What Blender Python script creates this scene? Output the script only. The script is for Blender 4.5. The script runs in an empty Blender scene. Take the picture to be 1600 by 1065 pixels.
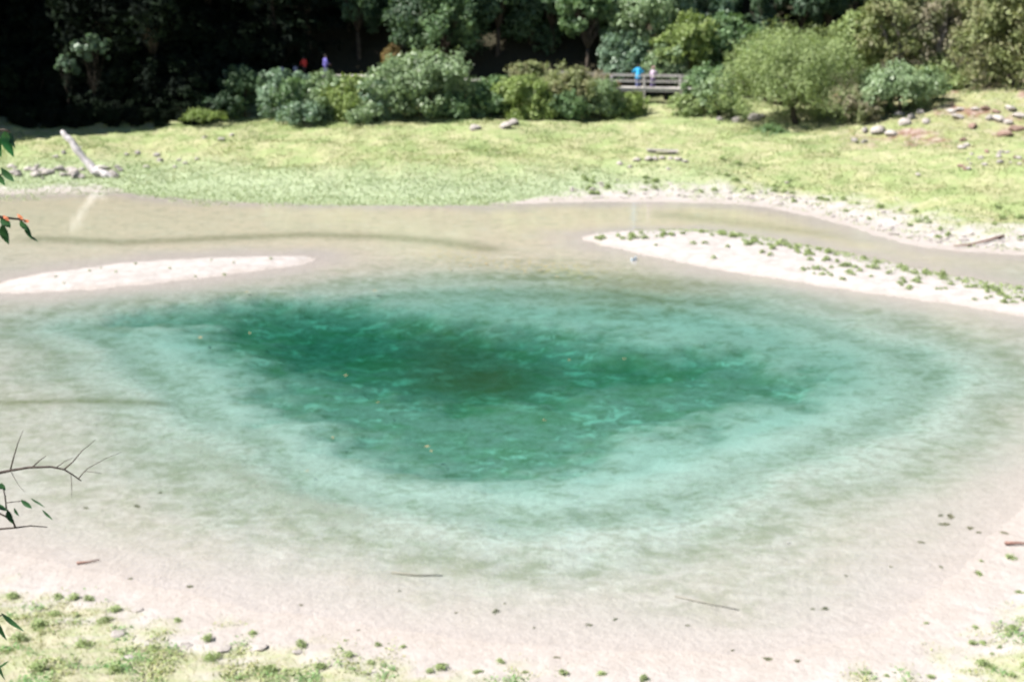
import bpy, math, random
import numpy as np
from mathutils import Vector, Matrix

# ------------------------------------------------------------------ camera, sky, sun, exposure
SC = bpy.context.scene
COL = SC.collection
CAM_H = 12.0
FPX = 2000.0                      # focal length in pixels of a 1600 px wide frame
PITCH = math.atan(552.5 / FPX)
cam_d = bpy.data.cameras.new('camera')
cam_d.sensor_width = 36.0
cam_d.lens = 36.0 * FPX / 1600.0
cam_d.clip_start = 0.1
cam_d.clip_end = 3000
cam = bpy.data.objects.new('camera', cam_d)
COL.objects.link(cam)
cam.location = (0, 0, CAM_H)
cam.rotation_euler = (math.pi / 2 - PITCH, 0, 0)
cam_d.dof.use_dof = True
cam_d.dof.focus_distance = 6.2
cam_d.dof.aperture_fstop = 2.5
SC.camera = cam

SUN_EL = math.radians(52)
SUN_TO = Vector((-0.95, -0.24, 0)).normalized()          # horizontal direction towards the sun
sun_vec = Vector((SUN_TO.x * math.cos(SUN_EL), SUN_TO.y * math.cos(SUN_EL), math.sin(SUN_EL)))
world = bpy.data.worlds.new('World')
SC.world = world
world.use_nodes = True
wn = world.node_tree.nodes
wl = world.node_tree.links
wn.clear()
wo = wn.new('ShaderNodeOutputWorld')
wb = wn.new('ShaderNodeBackground')
wsky = wn.new('ShaderNodeTexSky')
wsky.sky_type = 'NISHITA'
wsky.sun_disc = False
wsky.sun_elevation = SUN_EL
wsky.sun_rotation = math.atan2(SUN_TO.x, SUN_TO.y)
wsky.altitude = 2200
wb.inputs['Strength'].default_value = 0.06
wl.new(wsky.outputs[0], wb.inputs[0])
wl.new(wb.outputs[0], wo.inputs[0])
sun_d = bpy.data.lights.new('sun', 'SUN')
sun_d.energy = 5.0
sun_d.angle = math.radians(0.5)
sun_d.color = (1.0, 0.955, 0.89)
sun = bpy.data.objects.new('sun', sun_d)
COL.objects.link(sun)
sun.location = (-60, 0, 90)
sun.rotation_euler = sun_vec.to_track_quat('Z', 'Y').to_euler()
SC.view_settings.view_transform = 'Standard'
SC.view_settings.look = 'None'
SC.view_settings.gamma = 1.0
SC.view_settings.use_curve_mapping = False
SC.view_settings.exposure = 1.32
SC.cycles.max_bounces = 5
SC.cycles.diffuse_bounces = 2
SC.cycles.glossy_bounces = 2
SC.cycles.transmission_bounces = 3
SC.cycles.volume_bounces = 0
SC.cycles.use_adaptive_sampling = True
SC.cycles.adaptive_threshold = 0.02
SC.cycles.transparent_max_bounces = 12
SC.cycles.use_denoising = True

# ------------------------------------------------------------------ helpers
rng = np.random.default_rng(7)
random.seed(7)
SIN, COS = math.sin(PITCH), math.cos(PITCH)


def ray(px, py):
    u = (px - 800.0) / FPX
    v = (532.5 - py) / FPX
    return u, COS + v * SIN, -SIN + v * COS


def P(px, py, z=0.0):
    """survey point: where the sight line meets the level z"""
    dx, dy, dz = ray(px, py)
    t = (z - CAM_H) / dz
    return dx * t, dy * t


def Q(px, py, Y):
    """survey point: where the sight line meets the vertical plane y = Y"""
    dx, dy, dz = ray(px, py)
    t = Y / dy
    return Vector((dx * t, Y, CAM_H + dz * t))


def sstep(a, b, x):
    t = np.clip((x - a) / (b - a), 0, 1)
    return t * t * (3 - 2 * t)


_LAT = rng.random((256, 256))


def vnoise(x, y, s=1.0, seed=0):
    x = np.asarray(x, float) * s + seed * 17.31
    y = np.asarray(y, float) * s + seed * 9.77
    xi = np.floor(x).astype(int)
    yi = np.floor(y).astype(int)
    fx = x - xi
    fy = y - yi
    fx = fx * fx * (3 - 2 * fx)
    fy = fy * fy * (3 - 2 * fy)
    a = _LAT[xi % 256, yi % 256]
    b = _LAT[(xi + 1) % 256, yi % 256]
    c = _LAT[xi % 256, (yi + 1) % 256]
    d = _LAT[(xi + 1) % 256, (yi + 1) % 256]
    return (a * (1 - fx) + b * fx) * (1 - fy) + (c * (1 - fx) + d * fx) * fy


def fbm(x, y, s=1.0, seed=0, o=4):
    v = 0
    a = 0.5
    n = 0
    for k in range(o):
        v = v + a * vnoise(x, y, s * 2 ** k, seed + k)
        n += a
        a *= 0.55
    return v / n


def sdf(poly, X, Y):
    """signed distance to a closed polygon, positive inside"""
    p = np.array(poly)
    best = np.full(X.shape, 1e9)
    inside = np.zeros(X.shape, bool)
    n = len(p)
    for i in range(n):
        ax, ay = p[i]
        bx, by = p[(i + 1) % n]
        ex, ey = bx - ax, by - ay
        t = np.clip(((X - ax) * ex + (Y - ay) * ey) / (ex * ex + ey * ey + 1e-9), 0, 1)
        d = (X - ax - t * ex) ** 2 + (Y - ay - t * ey) ** 2
        best = np.minimum(best, d)
        c = ((ay > Y) != (by > Y)) & (X < ex * (Y - ay) / (by - ay + 1e-12) + ax)
        inside ^= c
    best = np.sqrt(best)
    return np.where(inside, best, -best)


def smooth_poly(pts, it=2):
    p = np.array(pts, float)
    for _ in range(it):
        q = np.roll(p, -1, 0)
        p = np.stack([p * .75 + q * .25, p * .25 + q * .75], 1).reshape(-1, 2)
    return p


def mesh_np(name, V, F, mat=None, smooth=False, attrs=None):
    """V (n,3); F (m,k) int with constant k"""
    V = np.ascontiguousarray(V, dtype=np.float32)
    F = np.ascontiguousarray(F, dtype=np.int32)
    me = bpy.data.meshes.new(name)
    me.vertices.add(len(V))
    me.vertices.foreach_set('co', V.ravel())
    k = F.shape[1]
    me.loops.add(F.size)
    me.loops.foreach_set('vertex_index', F.ravel())
    me.polygons.add(len(F))
    me.polygons.foreach_set('loop_start', np.arange(0, F.size, k, dtype=np.int32))
    me.polygons.foreach_set('loop_total', np.full(len(F), k, dtype=np.int32))
    if smooth:
        me.polygons.foreach_set('use_smooth', np.ones(len(F), dtype=bool))
    for nm, arr in (attrs or {}).items():
        at = me.attributes.new(nm, 'FLOAT', 'POINT')
        at.data.foreach_set('value', np.ascontiguousarray(arr, dtype=np.float32))
    me.update()
    me.validate()
    if mat:
        me.materials.append(mat)
    return me


def link(name, me, parent=None, loc=None, rot=None, scale=None):
    o = bpy.data.objects.new(name, me)
    COL.objects.link(o)
    if parent:
        o.parent = parent
    if loc is not None:
        o.location = loc
    if rot is not None:
        o.rotation_euler = rot
    if scale is not None:
        o.scale = scale if hasattr(scale, '__len__') else (scale,) * 3
    return o


def tag(o, label, cat, group=None, kind=None):
    if label:
        o['label'] = label
    if cat:
        o['category'] = cat
    if group:
        o['group'] = group
    if kind:
        o['kind'] = kind
    return o


class MB:
    """collects tubes, boxes, blobs into one mesh"""

    def __init__(self):
        self.v = []
        self.f = []

    def add(self, V, F):
        b = len(self.v)
        self.v += [tuple(p) for p in V]
        self.f += [tuple(i + b for i in f) for f in F]

    def tube(self, pts, rad, n=7, cap=True):
        pts = [Vector(p) for p in pts]
        V = []
        F = []
        ref = Vector((0.31, 0.17, 0.93)).normalized()
        for i, p in enumerate(pts):
            d = (pts[min(i + 1, len(pts) - 1)] - pts[max(i - 1, 0)]).normalized()
            r0 = ref if abs(d.dot(ref)) < .93 else Vector((1, 0, 0))
            a = d.cross(r0).normalized()
            b = d.cross(a)
            r = rad[i] if hasattr(rad, '__len__') else rad
            for k in range(n):
                t = 2 * math.pi * k / n
                V.append(p + a * (r * math.cos(t)) + b * (r * math.sin(t)))
        for i in range(len(pts) - 1):
            for k in range(n):
                F.append((i * n + k, i * n + (k + 1) % n, (i + 1) * n + (k + 1) % n, (i + 1) * n + k))
        if cap:
            F.append(tuple(range(n))[::-1])
            F.append(tuple((len(pts) - 1) * n + k for k in range(n)))
        self.add(V, F)

    def box(self, c, s, rz=0.0, m=None):
        V = []
        cr, sr = math.cos(rz), math.sin(rz)
        for x in (-.5, .5):
            for y in (-.5, .5):
                for z in (-.5, .5):
                    a, b = x * s[0], y * s[1]
                    V.append((c[0] + a * cr - b * sr, c[1] + a * sr + b * cr, c[2] + z * s[2]))
        self.add(V, [(0, 1, 3, 2), (4, 6, 7, 5), (0, 4, 5, 1), (2, 3, 7, 6), (0, 2, 6, 4), (1, 5, 7, 3)])

    def bar(self, a, b, w, h):
        """rectangular bar from a to b"""
        a, b = Vector(a), Vector(b)
        d = (b - a).normalized()
        s = d.cross(Vector((0, 0, 1)))
        s = (s if s.length > 1e-4 else Vector((1, 0, 0))).normalized() * (w / 2)
        u = s.normalized().cross(d).normalized() * (h / 2)
        V = [q + i * s + j * u for q in (a, b) for i in (-1, 1) for j in (-1, 1)]
        self.add(V, [(0, 1, 3, 2), (4, 6, 7, 5), (0, 4, 5, 1), (2, 3, 7, 6), (0, 2, 6, 4), (1, 5, 7, 3)])

    def ball(self, c, r, nu=12, nv=8, R=None):
        V = []
        F = []
        r = r if hasattr(r, '__len__') else (r, r, r)
        for j in range(1, nv):
            th = math.pi * j / nv
            for i in range(nu):
                ph = 2 * math.pi * i / nu
                V.append(Vector((r[0] * math.sin(th) * math.cos(ph), r[1] * math.sin(th) * math.sin(ph), r[2] * math.cos(th))))
        V.append(Vector((0, 0, r[2])))
        V.append(Vector((0, 0, -r[2])))
        if R:
            V = [R @ p for p in V]
        V = [p + Vector(c) for p in V]
        for j in range(nv - 2):
            for i in range(nu):
                F.append((j * nu + i, (j + 1) * nu + i, (j + 1) * nu + (i + 1) % nu, j * nu + (i + 1) % nu))
        t = (nv - 1) * nu
        for i in range(nu):
            F.append((t, i, (i + 1) % nu))
            F.append((t + 1, (nv - 2) * nu + (i + 1) % nu, (nv - 2) * nu + i))
        self.add(V, F)

    def mesh(self, name, mat=None, smooth=False):
        me = bpy.data.meshes.new(name)
        me.from_pydata(self.v, [], self.f)
        if smooth:
            me.polygons.foreach_set('use_smooth', [True] * len(me.polygons))
        if mat:
            me.materials.append(mat)
        me.update()
        return me


# ------------------------------------------------------------------ materials
class NT:
    def __init__(self, name):
        self.m = bpy.data.materials.new(name)
        self.m.use_nodes = True
        self.t = self.m.node_tree
        self.t.nodes.clear()
        self.out = self.t.nodes.new('ShaderNodeOutputMaterial')

    def n(self, kind, **kw):
        nd = self.t.nodes.new('ShaderNode' + kind)
        ins = kw.pop('ins', {})
        for k, v in kw.items():
            setattr(nd, k, v)
        for k, v in ins.items():
            s = nd.inputs[k]
            if isinstance(v, bpy.types.NodeSocket):
                self.t.links.new(v, s)
            else:
                s.default_value = v
        return nd

    def attr(self, name):
        return self.n('Attribute', attribute_name=name).outputs['Fac']

    def noise(self, vec, scale, detail=4, rough=.55, dist=0.0):
        return self.n('TexNoise', ins={'Vector': vec, 'Scale': scale, 'Detail': detail, 'Roughness': rough, 'Distortion': dist}).outputs['Fac']

    def mapr(self, v, a, b, c=0.0, d=1.0):
        return self.n('MapRange', interpolation_type='SMOOTHSTEP', ins={'Value': v, 'From Min': a, 'From Max': b, 'To Min': c, 'To Max': d}).outputs[0]

    def math(self, op, a, b=0.0, clamp=False):
        nd = self.n('Math', operation=op, use_clamp=clamp)
        for i, v in enumerate((a, b)):
            if isinstance(v, bpy.types.NodeSocket):
                self.t.links.new(v, nd.inputs[i])
            else:
                nd.inputs[i].default_value = v
        return nd.outputs[0]

    def mix(self, f, a, b, mode='MIX'):
        nd = self.n('Mix', data_type='RGBA', blend_type=mode)
        for s, v in ((nd.inputs[0], f), (nd.inputs[6], a), (nd.inputs[7], b)):
            if isinstance(v, bpy.types.NodeSocket):
                self.t.links.new(v, s)
            else:
                s.default_value = v if not isinstance(v, tuple) else (v + (1.0,) if len(v) == 3 else v)
        return nd.outputs[2]

    def done(self, sh, vol=None):
        if sh is not None:
            self.t.links.new(sh, self.out.inputs['Surface'])
        if vol is not None:
            self.t.links.new(vol, self.out.inputs['Volume'])
        return self.m


def leaf_mat(name, cols, trans=0.35, rough=0.55, spec=0.35, clump=0.5):
    t = NT(name)
    geo = t.n('NewGeometry')
    pos = geo.outputs['Position']
    rnd = t.attr('tint')
    c = t.mix(rnd, cols[0], cols[1])
    cl = t.mapr(t.noise(pos, clump, 2), .42, .62)
    c = t.mix(cl, c, cols[2])
    v = t.n('HueSaturation', ins={'Color': c, 'Value': t.mapr(t.noise(pos, 9.0, 1), .25, .75, .75, 1.25), 'Saturation': 1.0, 'Fac': 1.0})
    c = v.outputs[0]
    p = t.n('BsdfPrincipled', ins={'Base Color': c, 'Roughness': rough, 'Specular IOR Level': spec})
    tr = t.n('BsdfTranslucent', ins={'Color': t.mix(1.0, c, (1.0, 1.06, .62), 'MULTIPLY')})
    mx = t.n('MixShader', ins={0: trans, 1: p.outputs[0], 2: tr.outputs[0]})
    return t.done(mx.outputs[0])


def plain(name, a, b, scale=3.0, rough=.75, spec=.3, bump=0.0, detail=5, stretch=(1, 1, 1)):
    t = NT(name)
    tc = t.n('TexCoord').outputs['Object']
    mp = t.n('Mapping', ins={'Vector': tc, 'Scale': stretch}).outputs[0]
    f = t.mapr(t.noise(mp, scale, detail, .6), .3, .7)
    p = t.n('BsdfPrincipled', ins={'Base Color': t.mix(f, a, b), 'Roughness': rough, 'Specular IOR Level': spec})
    if bump:
        bm = t.n('Bump', ins={'Strength': bump, 'Distance': .05, 'Height': t.noise(mp, scale * 2.2, 5, .65)})
        t.t.links.new(bm.outputs[0], p.inputs['Normal'])
    return t.done(p.outputs[0])


M = {}
M['bark'] = plain('bark', (.035, .028, .022), (.085, .07, .056), 6, .9, .2, .6, stretch=(1, 1, .25))
M['bark_grey'] = plain('bark_grey', (.16, .14, .13), (.30, .27, .26), 6, .9, .2, .6, stretch=(1, 1, .25))
M['drift'] = plain('driftwood', (.36, .33, .33), (.55, .52, .53), 7, .85, .2, .5, stretch=(1, 1, .2))
M['twig'] = plain('twig_bark', (.035, .028, .026), (.09, .07, .06), 40, .85, .25, .3)
M['twig_red'] = plain('twig_red', (.16, .085, .07), (.26, .16, .13), 12, .85, .2, .3)
M['stick'] = plain('sunken_stick', (.19, .175, .145), (.25, .235, .20), 8, .9, .2, .3)
M['stone'] = plain('pale_stone', (.25, .228, .212), (.40, .366, .345), 5, .85, .25, .5)
M['stone_grey'] = plain('grey_stone', (.18, .165, .155), (.33, .305, .29), 5, .85, .25, .6)
M['stone_brown'] = plain('brown_stone', (.13, .085, .065), (.27, .19, .16), 4, .9, .2, .6)
M['weed_rock'] = plain('weedy_clump', (.15, .15, .09), (.27, .25, .18), 14, .9, .2, .5)
M['wood'] = plain('weathered_wood', (.30, .285, .27), (.46, .435, .41), 5, .85, .2, .3, stretch=(1, 1, 1))
M['wood_dark'] = plain('old_wood_beam', (.10, .085, .075), (.19, .165, .15), 5, .85, .2, .3)
M['lf_shade'] = leaf_mat('leaf_forest_shade', ((.008, .013, .008), (.016, .026, .014), (.010, .014, .011)), .1, .9, .04)  # near-black copy of the forest leaf; the forest's shade is put into its colour
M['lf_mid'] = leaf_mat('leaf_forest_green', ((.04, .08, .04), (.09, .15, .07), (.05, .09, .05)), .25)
M['lf_pale'] = leaf_mat('leaf_pale_green', ((.155, .23, .115), (.28, .37, .21), (.19, .27, .14)), .3, .45, .5, .8)
M['lf_mint'] = leaf_mat('leaf_blue_green', ((.12, .20, .13), (.25, .35, .24), (.14, .22, .145)), .3, .45, .5, .8)
M['lf_yell'] = leaf_mat('leaf_yellow_green', ((.16, .23, .065), (.29, .36, .125), (.20, .27, .09)), .35, .5, .35, .8)
M['lf_olive'] = leaf_mat('leaf_olive', ((.15, .18, .075), (.27, .31, .14), (.21, .21, .11)), .3, .55, .3, .8)
M['lf_brown'] = leaf_mat('leaf_brownish', ((.19, .17, .12), (.30, .27, .19), (.22, .25, .13)), .3, .6, .3, .8)
M['lf_green'] = leaf_mat('leaf_fresh_green', ((.10, .18, .08), (.20, .30, .13), (.12, .20, .095)), .3, .5, .4, .8)
M['lf_willow'] = leaf_mat('leaf_willow', ((.20, .27, .11), (.36, .43, .20), (.24, .31, .13)), .35, .5, .35, .7)
M['lf_orange'] = leaf_mat('leaf_orange', ((.22, .12, .05), (.30, .17, .07), (.2, .15, .06)), .3, .6, .3, .8)
M['grass'] = leaf_mat('grass_blades', ((.235, .26, .12), (.30, .30, .16), (.205, .27, .115)), .3, .6, .25, .35)
M['grass_mint'] = leaf_mat('waterside_grass', ((.29, .365, .21), (.35, .41, .26), (.31, .38, .23)), .3, .6, .25, .35)
M['tuft'] = leaf_mat('tuft_blades', ((.20, .28, .11), (.34, .40, .19), (.26, .33, .15)), .3, .55, .3, 1.2)
M['straw'] = leaf_mat('straw_blades', ((.30, .28, .15), (.42, .38, .24), (.28, .29, .13)), .3, .6, .25, 1.0)
M['mweed'] = leaf_mat('meadow_weeds', ((.20, .26, .10), (.30, .34, .15), (.20, .28, .12)), .3, .6, .25, .35)
M['weed'] = leaf_mat('drifted_weed', ((.16, .155, .10), (.24, .23, .165), (.15, .16, .10)), .15, .8, .15, 2)
M['cover'] = leaf_mat('low_weeds', ((.23, .30, .12), (.40, .38, .215), (.17, .30, .12)), .3, .55, .3, 1.2)
M['fg_leaf'] = leaf_mat('glossy_leaf', ((.018, .06, .018), (.03, .085, .025), (.02, .06, .02)), .3, .35, .5, 4)
M['fg_bright'] = leaf_mat('bright_leaf', ((.03, .15, .04), (.05, .20, .05), (.03, .14, .04)), .4, .3, .6, 4)
M['fg_orange'] = leaf_mat('orange_bract', ((.36, .10, .05), (.45, .16, .07), (.36, .11, .05)), .3, .5, .3, 4)
M['dry_leaf'] = leaf_mat('fallen_leaf', ((.30, .23, .13), (.40, .33, .19), (.32, .24, .13)), .2, .6, .3, 4)
M['skin'] = plain('skin', (.42, .25, .18), (.46, .28, .20), 3, .6, .3)
M['hair'] = plain('hair', (.015, .012, .010), (.03, .024, .02), 20, .6, .3)
M['shoe'] = plain('shoe', (.03, .03, .035), (.05, .05, .055), 6, .7, .3)


def cloth(name, c):
    return plain(name, tuple(x * .85 for x in c), tuple(min(1, x * 1.1) for x in c), 8, .85, .15)


M['scrap'] = plain('pale_blue_plastic', (.33, .42, .50), (.38, .46, .54), 8, .5, .4)

# ------------------------------------------------------------------ outline of the water (surveyed points)
W_PX = [(-150, 815), (0, 862), (150, 890), (300, 928), (450, 958), (620, 988), (800, 1006), (1000, 1022), (1200, 1022),
        (1330, 1000), (1430, 950), (1510, 885), (1570, 815), (1640, 760), (1760, 660), (1800, 560), (1800, 500), (1850, 470),
        (1900, 430), (1750, 405), (1600, 399), (1520, 393), (1430, 386), (1330, 355), (1250, 332), (1150, 317),
        (1000, 315), (900, 315), (800, 319), (600, 319), (400, 316), (250, 306), (195, 298), (120, 301), (0, 304),
        (-150, 302), (-300, 340), (-300, 450), (-250, 600), (-250, 750)]
S1_PX = [(-30, 452), (40, 432), (130, 419), (200, 411), (300, 404), (400, 401), (470, 400), (488, 405), (460, 414), (380, 425), (300, 436), (180, 449), (80, 455), (0, 458)]
S2_PX = [(905, 371), (940, 364), (1010, 361), (1100, 360), (1180, 370), (1260, 384), (1350, 402), (1450, 424), (1600, 452), (1820, 480), (1850, 520), (1700, 512), (1600, 494), (1500, 476), (1380, 459), (1280, 446), (1180, 430), (1080, 412), (1000, 395), (950, 384)]
POOL_PX = [(60, 512), (140, 548), (215, 600), (290, 668), (385, 738), (490, 784), (610, 818), (760, 846), (910, 848), (1050, 822), (1190, 776), (1330, 730), (1440, 680), (1535, 600), (1490, 556), (1400, 522), (1300, 488), (1200, 468), (1110, 458), (1010, 450), (880, 444), (760, 442), (680, 446), (600, 454), (480, 464), (350, 475), (220, 487), (120, 497)]
DEEP_PX = [(150, 506), (260, 516), (340, 536), (400, 585), (440, 628), (510, 676), (610, 716), (720, 744), (820, 748), (920, 722), (1010, 688), (1130, 650), (1260, 622), (1290, 585), (1100, 552), (960, 535), (850, 518), (740, 504), (620, 488), (500, 480), (340, 486), (230, 494)]
ABYSS_PX = [(350, 496), (400, 530), (440, 566), (510, 604), (590, 630), (690, 646), (790, 648), (880, 632), (960, 614), (1060, 606), (1120, 590), (1040, 570), (930, 562), (820, 548), (700, 528), (600, 506), (480, 492)]


def wpoly(px, it=2):
    return smooth_poly([P(x, y, 0.0) for x, y in px], it)


WP, S1P, S2P = wpoly(W_PX), wpoly(S1_PX), wpoly(S2_PX)
# the bed is seen through the water, so its outlines lie a little short of where they appear
PP = smooth_poly([P(x, y, -0.12) for x, y in POOL_PX])
DP = smooth_poly([P(x, y, -0.5) for x, y in DEEP_PX])
AP = smooth_poly([P(x, y, -0.8) for x, y in ABYSS_PX])


def terrain(X, Y):
    wob = (fbm(X, Y, .9, 3) - .5) * 0.9 + (fbm(X, Y, 2.6, 9, 3) - .5) * .75
    sW = sdf(WP, X, Y)
    s1 = sdf(S1P, X, Y)
    s2 = sdf(S2P, X, Y)
    s = np.minimum(sW, np.minimum(-s1, -s2)) + wob * .55
    sp = sdf(PP, X, Y) + (fbm(X, Y, .35, 21) - .5) * 1.9
    sd = sdf(DP, X, Y) + (fbm(X, Y, .6, 31, 6) - .5) * 3.6 + (fbm(X, Y, 2.2, 33, 3) - .5) * 1.8
    sa = sdf(AP, X, Y) + (fbm(X, Y, .7, 35, 6) - .5) * 3.6 + (fbm(X, Y, 2.0, 37, 3) - .5) * 1.8
    shelf = (.10 - .065 * sstep(50, 58, Y)) * (1 - np.exp(-np.maximum(s, 0) / 4.5)) + .02 * (fbm(X, Y, .8, 5) - .5) * sstep(0, 1.5, s)
    depth = shelf + .07 * sstep(-3.4, -.6, sp) + .10 * sstep(-.4, 1.2, sp) + .09 * sstep(2.0, 4.0, sp) + .25 * sstep(-1.3, 1.7, sd) + .22 * sstep(-.9, 1.6, sa) + .14 * np.exp(-((X - P(520, 545, -.8)[0]) / 3.2) ** 2 - ((Y - P(520, 545, -.8)[1]) / 2.6) ** 2)
    l = np.maximum(-s, 0)
    isl = (s1 > -0.6) | (s2 > -0.6)
    near = .45 * np.maximum(0, 18 - Y)
    near = np.minimum(near, 7.6)
    rise = .03 * l + .085 * np.clip(l - 2, 0, 30)
    hill = .62 * np.maximum(0, Y - 106) + .0
    hill = np.minimum(hill, 75)
    side = .35 * np.maximum(0, np.abs(X) - 52)
    bank = 1.5 * sstep(22, 36, X) * sstep(83, 93, Y) * (1 - sstep(104, 112, Y))      # stony bank at the right
    rough = (fbm(X, Y, .22, 11) - .5) * .9 * sstep(2, 8, l) + (fbm(X, Y, 1.3, 13) - .5) * .22 * sstep(.5, 3, l)
    land = rise + near * (Y < 60) + hill + np.minimum(side, 40) + bank + rough * (1 - sstep(18, 22, 30 - Y) * .5)
    bar = .22 * (1 - np.exp(-l / .8)) + .04 * (fbm(X, Y, 1.6, 14) - .5) * sstep(0, 1, l)
    up = np.where(isl, bar, land)
    z = np.where(s > 0, -depth, up)
    return z, s, sp, sd, s1, s2


xs = np.concatenate([-np.geomspace(50, 900, 26)[::-1], np.arange(-48, 48.01, .26), np.geomspace(50, 900, 26)])
ys = np.concatenate([np.linspace(-400, 0, 14), np.linspace(2, 16, 15), np.arange(16.3, 30, .14), np.arange(30, 60, .2), np.arange(60, 108, .27), np.arange(109, 130, 1.5), np.geomspace(132, 1200, 26)])
GX, GY = np.meshgrid(xs, ys)
GZ, GS, GSP, GSD, G1, G2 = terrain(GX, GY)


def ground_z(x, y, G=None):
    G = GZ if G is None else G
    x = np.asarray(x, float)
    y = np.asarray(y, float)
    i = np.clip(np.searchsorted(xs, x) - 1, 0, len(xs) - 2)
    j = np.clip(np.searchsorted(ys, y) - 1, 0, len(ys) - 2)
    fx = (x - xs[i]) / (xs[i + 1] - xs[i])
    fy = (y - ys[j]) / (ys[j + 1] - ys[j])
    return (G[j, i] * (1 - fx) + G[j, i + 1] * fx) * (1 - fy) + (G[j + 1, i] * (1 - fx) + G[j + 1, i + 1] * fx) * fy


def gz(x, y):
    return float(ground_z(x, y))


def grid_hit(px, py, zlift=0.0):
    """walk down the sight line until it meets the ground"""
    dx, dy, dz = ray(px, py)
    t = np.linspace(15, 160, 2400)
    z = CAM_H + dz * t
    g = np.maximum(ground_z(dx * t, dy * t), -0.0)
    k = int(np.argmax(z <= g))
    if z[k] > g[k]:
        k = -1
    return Vector((dx * t[k], dy * t[k], gz(dx * t[k], dy * t[k])))


# masks for the ground material: what grows or lies where
L = np.maximum(-GS, 0)
isl = (G1 > -.6) | (G2 > -.6)
nz = fbm(GX, GY, .5, 41)
nz2 = fbm(GX, GY, 1.6, 43)
far = (GY > 60)
shoreband = sstep(-3, 8, GX) * 4.6 + sstep(14, 34, GX) * 2.0 + (1 - sstep(-26, -23, GX)) * 2.6
g_far = sstep(shoreband * .45, shoreband * 1.2 + .01, L + (nz2 - .5) * shoreband * 1.1) * sstep(-.02, .0, L - .001 + (shoreband < .4))
g_near = sstep(1.0, 2.8, L + (nz - .5) * 2.2 + (fbm(GX, GY, 2.6, 47) - .5) * 3.2 - sstep(-4, 6, GX) * .55) * .85
g_far = np.where(shoreband < .3, 1.0, g_far)
A_grass = np.where(isl, 0, np.where(far, g_far, g_near)) * np.where(far & (GX < 0) & (GX > -24), GS < .35, GS < 0)
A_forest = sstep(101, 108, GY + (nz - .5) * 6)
A_earth = sstep(20, 27, GX) * sstep(82.5, 86.5, GY + (nz - .5) * 6) * (1 - sstep(104, 108, GY)) * (.35 + .65 * sstep(.42, .58, fbm(GX, GY, .55, 49)))
A_olive = sstep(50, 66, GY) * (GS > 0)  # olive tint on the channel bed stands in for the mirrored meadow
A_mint = (1 - sstep(3.5, 12, L)) * far * (1 - sstep(4, 18, GX))
A_wet = 1 - sstep(.0, np.where(isl, .5, 2.2), L + (nz2 - .5) * np.where(isl, .5, 1.4))
DEPTH = np.where(GS > 0, -GZ, 0)


def _sp0(px, py, rx, ry):
    c = P(px, py, -.3)
    return np.exp(-(((GX - c[0]) / rx) ** 2 + ((GY - c[1]) / ry) ** 2))


A_lip = (np.exp(-((GSP - .1) / .75) ** 2) + .7 * np.exp(-((GSP - 2.3) / .6) ** 2)) * (1 - .7 * sstep(44, 50, GY))
A_scum = (1.3 * np.clip(_sp0(1010, 478, 3.4, 2.2) + .8 * _sp0(860, 440, 3.0, 2.0), 0, 1) + np.exp(-((GSP + 1.5) / .8) ** 2) + .6 * np.exp(-((GSP - 1.2) / .5) ** 2) + .8 * np.exp(-((GSP + 4.0) / 1.2) ** 2)) * (GS > 1)
A_ring = sstep(0, 3.5, GSP) * (1 - sstep(-2.0, .8, GSD)) * (1 - .75 * sstep(46, 52, GY)) * (1 - .6 * sstep(6, 14, GX)) * (.6 + .4 * sstep(.40, .60, fbm(GX, GY, .8, 51, 5)))


def _spot(px, py, rx, ry):
    c = P(px, py, -.7)
    return np.exp(-(((GX - c[0]) / rx) ** 2 + ((GY - c[1]) / ry) ** 2))


A_brown = np.clip(.95 * _spot(745, 588, 2.3, 2.3) + .6 * _spot(690, 540, 1.8, 2.2) + .5 * _spot(1000, 470, 3.5, 2.5), 0, 1)  # centre spots paint brown tree reflections into the bed; the last is algae
# trails of drifted weed lying on the bed


def _trail(pts, w):
    best = np.full(GX.shape, 1e9)
    q = [P(x, y, 0) for x, y in pts]
    for (ax, ay), (bx, by) in zip(q[:-1], q[1:]):
        ex, ey = bx - ax, by - ay
        t = np.clip(((GX - ax) * ex + (GY - ay) * ey) / (ex * ex + ey * ey), 0, 1)
        best = np.minimum(best, np.hypot(GX - ax - t * ex, GY - ay - t * ey))
    return np.exp(-(best / w) ** 2)


A_trail = np.clip(_trail([(-60, 628), (60, 624), (170, 620), (250, 621)], .28)
                  + .8 * _trail([(60, 372), (200, 378), (350, 371), (470, 366), (600, 369), (700, 378), (760, 388)], .9)
                  + .5 * _trail([(1050, 335), (1200, 355), (1350, 372)], 1.2)
                  + .45 * _trail([(300, 690), (420, 755), (560, 800)], .5), 0, 1)
A_litter = _trail([(690, 395), (800, 410), (900, 420)], 1.6)

nyy, nxx = GX.shape
idx = np.arange(nxx * nyy).reshape(nyy, nxx)
F = np.stack([idx[:-1, :-1], idx[:-1, 1:], idx[1:, 1:], idx[1:, :-1]], -1).reshape(-1, 4)

t = NT('ground')
pos = t.n('NewGeometry').outputs['Position']
flat = t.n('Mapping', ins={'Vector': pos, 'Scale': (.85, 1.0, 1.0)}).outputs[0]
n1 = t.noise(pos, 1.7, 6, .62)
n2 = t.noise(pos, 7.0, 5, .6)
n3 = t.noise(flat, .55, 7, .66, .6)
n4 = t.noise(flat, 1.7, 6, .7, .4)
n5 = t.noise(flat, 4.5, 4, .6)
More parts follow.
